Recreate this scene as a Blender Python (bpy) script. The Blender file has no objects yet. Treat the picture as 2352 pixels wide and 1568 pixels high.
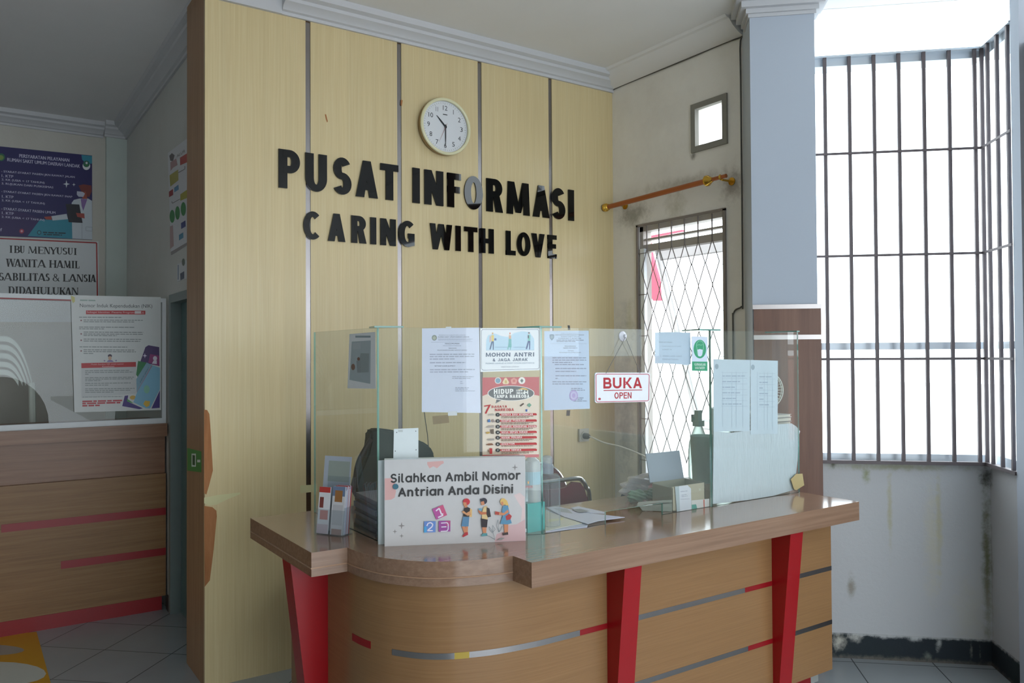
import bpy, bmesh, math, random
from mathutils import Vector, Matrix
random.seed(7)
R = math.radians
SC = bpy.context.scene
COL = SC.collection

# ------------------------------------------------------------------ camera
H = 1.55                                     # eye height, metres
F, CX, CY = 1834.5, 1176.0, 783.6            # focal length and centre in pixels of the 2352 x 1568 frame
PITCH, ROLL, YAW = R(.9008), R(-.3221), R(55.753)
_f = Vector((math.cos(YAW), math.sin(YAW), 0)); _r = Vector((math.sin(YAW), -math.cos(YAW), 0)); _z = Vector((0, 0, 1))
FW = math.cos(PITCH) * _f + math.sin(PITCH) * _z
UP0 = -math.sin(PITCH) * _f + math.cos(PITCH) * _z
RT = math.cos(ROLL) * _r + math.sin(ROLL) * UP0
UP = -math.sin(ROLL) * _r + math.cos(ROLL) * UP0
CAM = Vector((0, 0, H))
cd = bpy.data.cameras.new('camera'); cam = bpy.data.objects.new('camera', cd); COL.objects.link(cam)
cd.sensor_width = 36; cd.sensor_fit = 'HORIZONTAL'; cd.lens = 36 * F / 2352
cd.clip_start = .05; cd.clip_end = 200
mw = Matrix.Identity(4)
for i in range(3):
    mw[i][0] = RT[i]; mw[i][1] = UP[i]; mw[i][2] = -FW[i]; mw[i][3] = CAM[i]
cam.matrix_world = mw
SC.camera = cam

# ------------------------------------------------------------------ exposure, sky, daylight
SC.view_settings.view_transform = 'Standard'
SC.view_settings.look = 'None'
SC.view_settings.gamma = 1
SC.view_settings.use_curve_mapping = False
SC.view_settings.exposure = 0.12
SC.cycles.use_denoising = True
SC.cycles.denoising_prefilter = 'ACCURATE'
SC.cycles.max_bounces = 10
SC.cycles.diffuse_bounces = 6
SC.cycles.transparent_max_bounces = 24
SC.cycles.sample_clamp_indirect = 6
SC.cycles.caustics_reflective = False
SC.cycles.caustics_refractive = False
wd = bpy.data.worlds.new('overcast_sky'); SC.world = wd; wd.use_nodes = True
_b = wd.node_tree.nodes['Background']
_b.inputs[0].default_value = (.85, .935, 1, 1); _b.inputs[1].default_value = 5.2

def portal(name, loc, direction, w, h):
    l = bpy.data.lights.new(name, 'AREA'); l.shape = 'RECTANGLE'; l.size = w; l.size_y = h
    l.cycles.is_portal = True
    o = bpy.data.objects.new(name, l); COL.objects.link(o); o.location = loc
    o.rotation_euler = Vector(direction).to_track_quat('-Z', 'Z').to_euler()

# ------------------------------------------------------------------ pixel rays onto real planes
def ray(x, y): return FW + RT * ((x - CX) / F) - UP * ((y - CY) / F)
def on(x, y, axis, val):
    d = ray(x, y); t = (val - CAM[axis]) / d[axis]; return CAM + d * t
def onp(x, y, p0, n):
    d = ray(x, y); return CAM + d * ((Vector(p0) - CAM).dot(n) / d.dot(n))

# the bay stands at 45 degrees to the room
BC = Vector((4.191, 1.951, 0))
_a = R(-43.26)
BX = Vector((math.cos(_a), math.sin(_a), 0)); BD = Vector((math.sin(_a), -math.cos(_a), 0))
def bay(c, d, z): return BC + BX * c + BD * d + Vector((0, 0, z))
ZC = 3.35                                    # ceiling
YP, XR, XW, YB = 3.91, 3.463, 1.02, 6.9      # panel face, right wall, corridor wall, far back wall

# ------------------------------------------------------------------ materials
def lin(c):
    if isinstance(c, str): c = tuple(int(c.lstrip('#')[i:i + 2], 16) for i in (0, 2, 4))
    return tuple(((v / 255) / 12.92 if v / 255 <= .04045 else ((v / 255 + .055) / 1.055) ** 2.4) for v in c) + (1,)
def nt(m):
    m.use_nodes = True; return m.node_tree, m.node_tree.nodes['Principled BSDF']
def N(t, kind, **kw):
    n = t.nodes.new(kind)
    for k, v in kw.items():
        if k.startswith('i_'): n.inputs[int(k[2:])].default_value = v
        else: setattr(n, k, v)
    return n
def mixc(t, fac, a, b, mode='MIX'):
    n = t.nodes.new('ShaderNodeMix'); n.data_type = 'RGBA'; n.blend_type = mode
    for s, v in ((0, fac), (6, a), (7, b)):
        if hasattr(v, 'links') or hasattr(v, 'is_linked'): t.links.new(v, n.inputs[s])
        else: n.inputs[s].default_value = v
    return n.outputs[2]
def M(name, col, rough=.5, metal=0, spec=.5, var=.06, vscale=6, bump=0, bscale=60, coat=0, stretch=(1, 1, 1)):
    m = bpy.data.materials.new(name); t, p = nt(m); c = lin(col)
    p.inputs['Roughness'].default_value = rough; p.inputs['Metallic'].default_value = metal
    p.inputs['Specular IOR Level'].default_value = spec; p.inputs['Coat Weight'].default_value = coat
    tc = N(t, 'ShaderNodeTexCoord'); mp = N(t, 'ShaderNodeMapping'); mp.inputs['Scale'].default_value = stretch
    t.links.new(tc.outputs['Object'], mp.inputs[0])
    n = N(t, 'ShaderNodeTexNoise'); n.inputs['Scale'].default_value = vscale; n.inputs['Detail'].default_value = 4
    t.links.new(mp.outputs[0], n.inputs['Vector'])
    o = mixc(t, n.outputs[0], tuple(v * (1 - var) for v in c[:3]) + (1,), tuple(min(1, v * (1 + var)) for v in c[:3]) + (1,))
    t.links.new(o, p.inputs['Base Color'])
    if bump:
        n2 = N(t, 'ShaderNodeTexNoise'); n2.inputs['Scale'].default_value = bscale; t.links.new(mp.outputs[0], n2.inputs['Vector'])
        b = N(t, 'ShaderNodeBump'); b.inputs['Strength'].default_value = bump; b.inputs['Distance'].default_value = .01
        t.links.new(n2.outputs[0], b.inputs['Height']); t.links.new(b.outputs[0], p.inputs['Normal'])
    return m
def wood(name, a, b, c, stretch, rough=.4, spec=.5, streak=1.0, coat=0):
    m = bpy.data.materials.new(name); t, p = nt(m)
    tc = N(t, 'ShaderNodeTexCoord'); mp = N(t, 'ShaderNodeMapping'); mp.inputs['Scale'].default_value = stretch
    t.links.new(tc.outputs['Object'], mp.inputs[0])
    n = N(t, 'ShaderNodeTexNoise'); n.inputs['Scale'].default_value = 1; n.inputs['Detail'].default_value = 8; n.inputs['Roughness'].default_value = .65
    t.links.new(mp.outputs[0], n.inputs['Vector'])
    r = N(t, 'ShaderNodeValToRGB'); e = r.color_ramp.elements
    e[0].position = .3; e[0].color = lin(a); e[1].position = .72; e[1].color = lin(c)
    k = e.new(.5); k.color = lin(b)
    t.links.new(n.outputs[0], r.inputs[0])
    n2 = N(t, 'ShaderNodeTexNoise'); n2.inputs['Scale'].default_value = .22; n2.inputs['Detail'].default_value = 3
    t.links.new(mp.outputs[0], n2.inputs['Vector'])
    r2 = N(t, 'ShaderNodeMapRange'); r2.inputs[3].default_value = 1 - .14 * streak; r2.inputs[4].default_value = 1 + .12 * streak
    t.links.new(n2.outputs[0], r2.inputs[0])
    o = mixc(t, 1.0, r.outputs[0], r2.outputs[0], 'MULTIPLY')
    t.links.new(o, p.inputs['Base Color'])
    p.inputs['Roughness'].default_value = rough; p.inputs['Specular IOR Level'].default_value = spec; p.inputs['Coat Weight'].default_value = coat
    p.inputs['Coat Roughness'].default_value = .15
    return m
def stained(name, col, spots=(), var=.05, blot=.25, blotcol=(150, 140, 120), rough=.7, ns=9, bump=.15):
    """painted plaster with blotches, and stains at given places: (centre, radii, colour, strength)"""
    m = bpy.data.materials.new(name); t, p = nt(m)
    g = N(t, 'ShaderNodeNewGeometry'); pos = g.outputs['Position']
    n = N(t, 'ShaderNodeTexNoise'); n.inputs['Scale'].default_value = 2.2; n.inputs['Detail'].default_value = 7; n.inputs['Roughness'].default_value = .62
    t.links.new(pos, n.inputs['Vector'])
    mr = N(t, 'ShaderNodeMapRange'); mr.inputs[1].default_value = .48; mr.inputs[2].default_value = .75; mr.inputs[3].default_value = 0; mr.inputs[4].default_value = blot
    t.links.new(n.outputs[0], mr.inputs[0])
    cur = mixc(t, mr.outputs[0], lin(col), lin(blotcol))
    n3 = N(t, 'ShaderNodeTexNoise'); n3.inputs['Scale'].default_value = ns; n3.inputs['Detail'].default_value = 6; n3.inputs['Roughness'].default_value = .7
    t.links.new(pos, n3.inputs['Vector'])
    for ctr, rad, c, amt in spots:
        s = N(t, 'ShaderNodeVectorMath', operation='SUBTRACT'); t.links.new(pos, s.inputs[0]); s.inputs[1].default_value = ctr
        d = N(t, 'ShaderNodeVectorMath', operation='DIVIDE'); t.links.new(s.outputs[0], d.inputs[0]); d.inputs[1].default_value = rad
        l = N(t, 'ShaderNodeVectorMath', operation='LENGTH'); t.links.new(d.outputs[0], l.inputs[0])
        a = N(t, 'ShaderNodeMath', operation='MULTIPLY_ADD'); t.links.new(n3.outputs[0], a.inputs[0]); a.inputs[1].default_value = 1.6; t.links.new(l.outputs['Value'], a.inputs[2])
        q = N(t, 'ShaderNodeMapRange', interpolation_type='SMOOTHSTEP'); q.inputs[1].default_value = 1.75; q.inputs[2].default_value = .75; q.inputs[3].default_value = 0; q.inputs[4].default_value = amt
        t.links.new(a.outputs[0], q.inputs[0])
        cur = mixc(t, q.outputs[0], cur, lin(c))
    t.links.new(cur, p.inputs['Base Color']); p.inputs['Roughness'].default_value = rough; p.inputs['Specular IOR Level'].default_value = .25
    if bump:
        b = N(t, 'ShaderNodeBump'); b.inputs['Strength'].default_value = bump; b.inputs['Distance'].default_value = .02
        t.links.new(n3.outputs[0], b.inputs['Height']); t.links.new(b.outputs[0], p.inputs['Normal'])
    return m
def glass(name, tint=(.98, .993, .988), refl=.85, rough=.0, wav=0, haze=0, hazecol=(200, 210, 215)):
    m = bpy.data.materials.new(name); t, p = nt(m); out = t.nodes['Material Output']
    tr = N(t, 'ShaderNodeBsdfTransparent'); tr.inputs[0].default_value = tint + (1,)
    gl = N(t, 'ShaderNodeBsdfGlossy'); gl.inputs['Roughness'].default_value = rough
    fr = N(t, 'ShaderNodeFresnel'); fr.inputs[0].default_value = 1.45
    k = N(t, 'ShaderNodeMath', operation='MULTIPLY'); 
    gm = N(t, 'ShaderNodeNewGeometry'); fb = N(t, 'ShaderNodeMath', operation='MULTIPLY_ADD'); t.links.new(gm.outputs['Backfacing'], fb.inputs[0]); fb.inputs[1].default_value = -refl; fb.inputs[2].default_value = refl
    t.links.new(fr.outputs[0], k.inputs[0]); t.links.new(fb.outputs[0], k.inputs[1])
    mx = N(t, 'ShaderNodeMixShader'); t.links.new(k.outputs[0], mx.inputs[0]); t.links.new(tr.outputs[0], mx.inputs[1]); t.links.new(gl.outputs[0], mx.inputs[2])
    tc = N(t, 'ShaderNodeTexCoord'); n = N(t, 'ShaderNodeTexNoise'); n.inputs['Scale'].default_value = 3.0; t.links.new(tc.outputs['Object'], n.inputs['Vector'])
    last = mx
    if wav:
        b = N(t, 'ShaderNodeBump'); b.inputs['Strength'].default_value = wav; b.inputs['Distance'].default_value = .1
        t.links.new(n.outputs[0], b.inputs['Height']); t.links.new(b.outputs[0], gl.inputs['Normal'])
    if haze:
        df = N(t, 'ShaderNodeBsdfDiffuse'); df.inputs[0].default_value = lin(hazecol)
        hm = N(t, 'ShaderNodeMath', operation='MULTIPLY'); t.links.new(n.outputs[0], hm.inputs[0]); hm.inputs[1].default_value = haze * 2
        m2 = N(t, 'ShaderNodeMixShader'); t.links.new(hm.outputs[0], m2.inputs[0]); t.links.new(mx.outputs[0], m2.inputs[1]); t.links.new(df.outputs[0], m2.inputs[2]); last = m2
    t.links.new(last.outputs[0], out.inputs[0])
    return m
_ink = {}
def ink(c, rough=.45):
    k = (c, rough)
    if k not in _ink: _ink[k] = M('ink_' + c.strip('#'), c, rough, var=.03, vscale=40)
    return _ink[k]

# ------------------------------------------------------------------ objects
OFF = {}
def props(o, label=None, cat=None, group=None, kind=None):
    if label: o['label'] = label
    if cat: o['category'] = cat
    if group: o['group'] = group
    if kind: o['kind'] = kind
    return o
def thing(name, label, cat, loc, group=None):
    o = bpy.data.objects.new(name, None); COL.objects.link(o); o.location = loc; o.empty_display_size = .1
    OFF[o] = Vector(loc); return props(o, label, cat, group)
def mk(name, bm, mats, parent=None, label=None, cat=None, group=None, kind=None, smooth=False, fix=True):
    if fix: bmesh.ops.recalc_face_normals(bm, faces=bm.faces)
    if parent is not None: off = OFF[parent]
    else:
        xs = [v.co for v in bm.verts]
        off = Vector(((min(v.x for v in xs) + max(v.x for v in xs)) / 2, (min(v.y for v in xs) + max(v.y for v in xs)) / 2, min(v.z for v in xs)))
    for v in bm.verts: v.co -= off
    me = bpy.data.meshes.new(name); bm.to_mesh(me); bm.free()
    for m in (mats if isinstance(mats, (list, tuple)) else [mats]): me.materials.append(m)
    if smooth:
        for p in me.polygons: p.use_smooth = True
    if smooth and smooth != 'all':
        try: me.set_sharp_from_angle(angle=R(35))
        except Exception: pass
    o = bpy.data.objects.new(name, me); COL.objects.link(o)
    if parent is not None: o.parent = parent
    else: o.location = off
    OFF[o] = off
    return props(o, label, cat, group, kind)
def copy_tree(o, parent=None):
    c = o.copy(); COL.objects.link(c)
    if parent is not None: c.parent = parent
    OFF[c] = OFF[o].copy()
    for ch in list(o.children): copy_tree(ch, c)
    return c

def BM(): return bmesh.new()
def quad(bm, pts, mi=0):
    f = bm.faces.new([bm.verts.new(p) for p in pts]); f.material_index = mi; return f
def hexa(bm, b, t, mi=0):
    """prism between two equal rings of points"""
    vb = [bm.verts.new(p) for p in b]; vt = [bm.verts.new(p) for p in t]; n = len(b)
    fs = [bm.faces.new(list(reversed(vb))), bm.faces.new(vt)]
    for i in range(n): fs.append(bm.faces.new([vb[i], vb[(i + 1) % n], vt[(i + 1) % n], vt[i]]))
    for f in fs: f.material_index = mi
    return fs
def box(bm, a, b, mi=0):
    x0, y0, z0 = a; x1, y1, z1 = b
    return hexa(bm, [(x0, y0, z0), (x1, y0, z0), (x1, y1, z0), (x0, y1, z0)], [(x0, y0, z1), (x1, y0, z1), (x1, y1, z1), (x0, y1, z1)], mi)
def bbox_(bm, o, u, v, w, mi=0):
    """box from corner o along three edge vectors"""
    o, u, v, w = Vector(o), Vector(u), Vector(v), Vector(w)
    return hexa(bm, [o, o + u, o + u + v, o + v], [o + w, o + u + w, o + u + v + w, o + v + w], mi)
def bbay(bm, c0, c1, d0, d1, z0, z1, mi=0):
    return hexa(bm, [bay(c0, d0, z0), bay(c1, d0, z0), bay(c1, d1, z0), bay(c0, d1, z0)], [bay(c0, d0, z1), bay(c1, d0, z1), bay(c1, d1, z1), bay(c0, d1, z1)], mi)
def prism(bm, pts, z0, z1, mi=0):
    return hexa(bm, [(p[0], p[1], z0) for p in pts], [(p[0], p[1], z1) for p in pts], mi)
def tube(bm, pts, r, seg=10, mi=0, closed=False, cap=True):
    pts = [Vector(p) for p in pts]; n = len(pts); rings = []
    up = None
    for i, p in enumerate(pts):
        a = pts[i - 1] if (i or closed) else p; b = pts[(i + 1) % n] if (i < n - 1 or closed) else p
        d = (b - a).normalized()
        if up is None: up = Vector((0, 0, 1)) if abs(d.z) < .9 else Vector((1, 0, 0))
        s = d.cross(up)
        if s.length < 1e-5: s = d.orthogonal()
        s.normalize(); up = s.cross(d).normalized()
        rr = r[i] if isinstance(r, (list, tuple)) else r
        rings.append([bm.verts.new(p + (s * math.cos(2 * math.pi * k / seg) + up * math.sin(2 * math.pi * k / seg)) * rr) for k in range(seg)])
    for i in range(n - 1 + (1 if closed else 0)):
        A, B = rings[i], rings[(i + 1) % n]
        for k in range(seg):
            f = bm.faces.new([A[k], A[(k + 1) % seg], B[(k + 1) % seg], B[k]]); f.material_index = mi
    if cap and not closed:
        for q in (list(reversed(rings[0])), rings[-1]):
            f = bm.faces.new(q); f.material_index = mi
def lathe(bm, o, axis, prof, seg=32, mi=0, cap=True):
    """prof: (radius, distance along axis)"""
    o = Vector(o); ax = Vector(axis).normalized(); s = ax.orthogonal().normalized(); u = ax.cross(s)
    rings = []
    for r, h in prof:
        rings.append([bm.verts.new(o + ax * h + (s * math.cos(2 * math.pi * k / seg) + u * math.sin(2 * math.pi * k / seg)) * max(r, 1e-5)) for k in range(seg)])
    for A, B in zip(rings, rings[1:]):
        for k in range(seg):
            f = bm.faces.new([A[k], A[(k + 1) % seg], B[(k + 1) % seg], B[k]]); f.material_index = mi
    if cap:
        for q in (list(reversed(rings[0])), rings[-1]):
            f = bm.faces.new(q); f.material_index = mi
def bez(pts, n=8):
    """smooth curve through points"""
    P = [Vector(p) for p in pts]; out = []
    for i in range(len(P) - 1):
        a = P[max(i - 1, 0)]; b = P[i]; c = P[i + 1]; d = P[min(i + 2, len(P) - 1)]
        for k in range(n):
            t = k / n
            out.append(.5 * ((2 * b) + (c - a) * t + (2 * a - 5 * b + 4 * c - d) * t * t + (3 * b - a - 3 * c + d) * t ** 3))
    out.append(P[-1]); return out

# ------------------------------------------------------------------ lettering
_tx = {}
def text_tris(s, bold=0.0):
    """triangles of a line of type, box scaled to the unit square"""
    k = s
    if k in _tx: return _tx[k]
    cu = bpy.data.curves.new('type', 'FONT'); cu.body = s; cu.size = 1; cu.resolution_u = 3
    ob = bpy.data.objects.new('type', cu); COL.objects.link(ob)
    dg = bpy.context.evaluated_depsgraph_get(); me = bpy.data.meshes.new_from_object(ob.evaluated_get(dg))
    vs = [(v.co.x, v.co.y) for v in me.vertices]; fs = [tuple(p.vertices) for p in me.polygons]
    bpy.data.objects.remove(ob); bpy.data.curves.remove(cu); bpy.data.meshes.remove(me)
    x0 = min(v[0] for v in vs); x1 = max(v[0] for v in vs); y0 = min(v[1] for v in vs); y1 = max(v[1] for v in vs)
    vs = [((v[0] - x0) / (x1 - x0), (v[1] - y0) / (y1 - y0)) for v in vs]
    _tx[k] = (vs, fs); return _tx[k]

def ring(cx, cy, rx, ry, tx, ty, a0, a1, n=16):
    """strip of quads along an elliptic arc, in degrees"""
    out = []
    for i in range(n):
        p = []
        for a, inn in ((a0 + (a1 - a0) * i / n, 0), (a0 + (a1 - a0) * (i + 1) / n, 0), (a0 + (a1 - a0) * (i + 1) / n, 1), (a0 + (a1 - a0) * i / n, 1)):
            c, s = math.cos(R(a)), math.sin(R(a))
            p.append((cx + (rx - tx * inn) * c, cy + (ry - ty * inn) * s))
        out.append(p)
    return out
def rc(x0, y0, x1, y1): return [(x0, y0), (x1, y0), (x1, y1), (x0, y1)]
def bowl(x0, y0, x1, y1, t, th):
    rx = min((x1 - x0) * .6, (y1 - y0) * .6); cx = x1 - rx; cy = (y0 + y1) / 2; ry = (y1 - y0) / 2
    return ring(cx, cy, rx, ry, t, th, -90, 90) + [rc(x0, y0, cx, y0 + th), rc(x0, y1 - th, cx, y1)]
def glyph(ch, W, H, t, thin=None, serif=0):
    """letter as convex pieces; thin = weight of the light strokes, serif = serif length"""
    th = t * .82 if thin is None else thin; g = []
    tl = t if thin is None else thin         # light diagonal / upright
    sh = thin if thin else 0
    def foot(x, y, w, up):                   # serif slab centred on x
        if serif: g.append(rc(x - w / 2 - serif, y if not up else y - sh, x + w / 2 + serif, y + sh if not up else y))
    def diag(xb, xt, w, y0=0, y1=H): g.append([(xb, y0), (xb + w, y0), (xt + w, y1), (xt, y1)])
    if ch == 'I': g.append(rc((W - t) / 2, 0, (W + t) / 2, H)); foot(W / 2, 0, t, 0); foot(W / 2, H, t, 1)
    elif ch in 'PRBD':
        s = serif
        g.append(rc(s, 0, s + t, H)); foot(s + t / 2, 0, t, 0); foot(s + t / 2, H, t, 1)
        if ch == 'P': g += bowl(s + t * .5, H * .40, W, H, t, th)
        if ch == 'R':
            g += bowl(s + t * .5, H * .44, W * .96, H, t, th); g.append([(W - t * 1.12, 0), (W, 0), (s + t * 1.55 + W * .18, H * .5), (s + t * .55 + W * .18, H * .5)]); foot(W - t * .5, 0, t, 0)
        if ch == 'B': g += bowl(s + t * .5, H * .5 - th / 2, W * .93, H, t, th); g += bowl(s + t * .5, 0, W, H * .5 + th / 2, t, th)
        if ch == 'D': g += bowl(s + t * .5, 0, W, H, t, th)
    elif ch == 'U':
        s = serif; ry = H * .36
        g += [rc(s, ry, s + t, H), rc(W - s - tl, ry, W - s, H)]; foot(s + t / 2, H, t, 1); foot(W - s - tl / 2, H, tl, 1)
        g += [[((W - 2 * s) / 2 * math.cos(R(a)) + W / 2 if not inn else W / 2 + s * 0 + ((W - 2 * s) / 2 - (t if math.cos(R(a)) < 0 else tl)) * math.cos(R(a)), ry + (ry - (th if inn else 0)) * math.sin(R(a)) + 0) for a, inn in ((180 + 180 * i / 16, 0), (180 + 180 * (i + 1) / 16, 0), (180 + 180 * (i + 1) / 16, 1), (180 + 180 * i / 16, 1))] for i in range(16)]
    elif ch == 'S':
        hu = H * .5 + th / 2; ra = hu / 2; rx = W / 2
        g += ring(rx, H - ra, rx * .94, ra, t, th, 28, 270); g += ring(rx, ra, rx, ra, t, th, 90, -152)
    elif ch in 'CG':
        g += ring(W * .56, H / 2, W * .56, H / 2, t, th, 48, 312, 26)
        if ch == 'G': g += [rc(W - t, H * .06, W, H * .52), rc(W * .58, H * .52 - th, W, H * .52), [(W * .62, 0.0), (W * .9, H * .05), (W, H * .1), (W - t, H * .22)]]
    elif ch == 'O': g += ring(W / 2, H / 2, W / 2, H / 2, t, th, 0, 360, 36)
    elif ch == 'A':
        g.append([(0, 0), (tl * 1.08, 0), (W / 2 + t * .35, H), (W / 2 - t * .5, H)]); g.append([(W - t * 1.1, 0), (W, 0), (W / 2 + t * .5, H), (W / 2 - t * .45, H)])
        g.append(rc(W * .24, H * .2, W * .76, H * .2 + th)); foot(tl * .5, 0, tl, 0); foot(W - t * .5, 0, t, 0)
    elif ch == 'V':
        g.append([(W / 2 - t * .5, 0), (W / 2 + t * .45, 0), (t * 1.08, H), (0, H)]); g.append([(W / 2 - t * .4, 0), (W / 2 + t * .5, 0), (W, H), (W - tl * 1.08, H)])
    elif ch == 'T':
        g += [rc(0, H - th, W, H), rc((W - t) / 2, 0, (W + t) / 2, H)]; foot(W / 2, 0, t, 0)
        if serif: g += [rc(0, H - th * 3.2, th * .8, H), rc(W - th * .8, H - th * 3.2, W, H)]
    elif ch == 'N':
        s = serif; g += [rc(s, 0, s + tl, H), rc(W - s - tl, 0, W - s, H)]; g.append([(W - s - t * 1.0, 0), (W - s, 0), (s + t * 1.0, H), (s, H)])
        foot(s + tl / 2, 0, tl, 0); foot(s + tl / 2, H, tl, 1); foot(W - s - tl / 2, H, tl, 1)
    elif ch == 'M':
        s = serif; g += [[(s, 0), (s + tl, 0), (s + tl * 1.12, H), (s + W * .05, H)], [(W - s - t, 0), (W - s, 0), (W - s - W * .05, H), (W - s - t * 1.12, H)]]
        g.append([(W / 2 - t * .42, H * .06), (W / 2 + t * .3, H * .06), (s + t * 1.2, H), (s + W * .05, H)]); g.append([(W / 2 - t * .3, H * .06), (W / 2 + t * .42, H * .06), (W - s - W * .05, H), (W - s - tl * 1.2, H)])
        foot(s + tl / 2, 0, tl, 0); foot(W - s - t / 2, 0, t, 0)
    elif ch == 'W':
        for x0, xb, w in ((0, .24, t), (.5, .24, tl), (.5, .76, t), (1, .76, tl)):
            a = x0 * W - w / 2; a = min(max(a, 0), W - w); g.append([(xb * W - w * .45, 0), (xb * W + w * .45, 0), (a + w, H), (a, H)])
        foot(t * .5, H, t, 1); foot(W - tl * .5, H, tl, 1); foot(W * .5, H, t, 1)
    elif ch == 'Y':
        g += [rc((W - t) / 2, 0, (W + t) / 2, H * .46), [((W - t) / 2, H * .44), ((W + t) / 2, H * .44), (t * 1.1, H), (0, H)], [((W - t) / 2 + t * .3, H * .44), ((W + t) / 2, H * .46), (W, H), (W - tl * 1.1, H)]]
        foot(W / 2, 0, t, 0); foot(t * .5, H, t, 1); foot(W - tl * .5, H, tl, 1)
    elif ch == 'H':
        s = serif; g += [rc(s, 0, s + t, H), rc(W - s - t, 0, W - s, H), rc(s, H * .5 - th / 2, W - s, H * .5 + th / 2)]
        for x in (s + t / 2, W - s - t / 2): foot(x, 0, t, 0); foot(x, H, t, 1)
    elif ch == 'L':
        s = serif; g += [rc(s, 0, s + t, H), rc(s, 0, W, th)]; foot(s + t / 2, 0, t, 0); foot(s + t / 2, H, t, 1)
        if serif: g.append(rc(W - th * .8, 0, W, th * 4))
    elif ch in 'EF':
        s = serif; g += [rc(s, 0, s + t, H), rc(s, H - th, W, H), rc(s, H * .52 - th / 2, W * .92, H * .52 + th / 2)]; foot(s + t / 2, H, t, 1)
        if ch == 'E': g.append(rc(s, 0, W, th))
        else: foot(s + t / 2, 0, t, 0)
        if serif: g += [rc(W - th * .8, H - th * 3.5, W, H)] + ([rc(W - th * .8, 0, W, th * 3.5)] if ch == 'E' else [])
    elif ch == 'K':
        s = serif; g.append(rc(s, 0, s + t, H)); g.append([(W - t * 1.25, 0), (W, 0), (s + t * 1.9, H * .62), (s + t * .8, H * .62)]); g.append([(s + t * .8, H * .3), (s + t * .8 + tl, H * .3 + tl * .3), (W * .96, H), (W * .96 - tl * 1.3, H)])
        foot(s + t / 2, 0, t, 0); foot(s + t / 2, H, t, 1); foot(W - t * .6, 0, t, 0); foot(W * .92 - tl, H, tl, 1)
    elif ch == 'J':
        g += [rc(W - t, H * .3, W, H)]; g += ring(W / 2, H * .3, W / 2, H * .3, t, th, 180, 360)
    elif ch == '&':
        g += ring(W * .40, H * .76, W * .24, H * .24, t * .8, th, 0, 360, 18); g += ring(W * .36, H * .27, W * .36, H * .27, t, th, 60, 330, 18)
        g.append([(W - t * 1.2, 0), (W, 0), (W * .34, H * .72), (W * .34 - t * .9, H * .72)]); g.append([(W * .62, H * .12), (W * .74, H * .08), (W * .92, H * .5), (W * .84, H * .5)])
    return g

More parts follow.
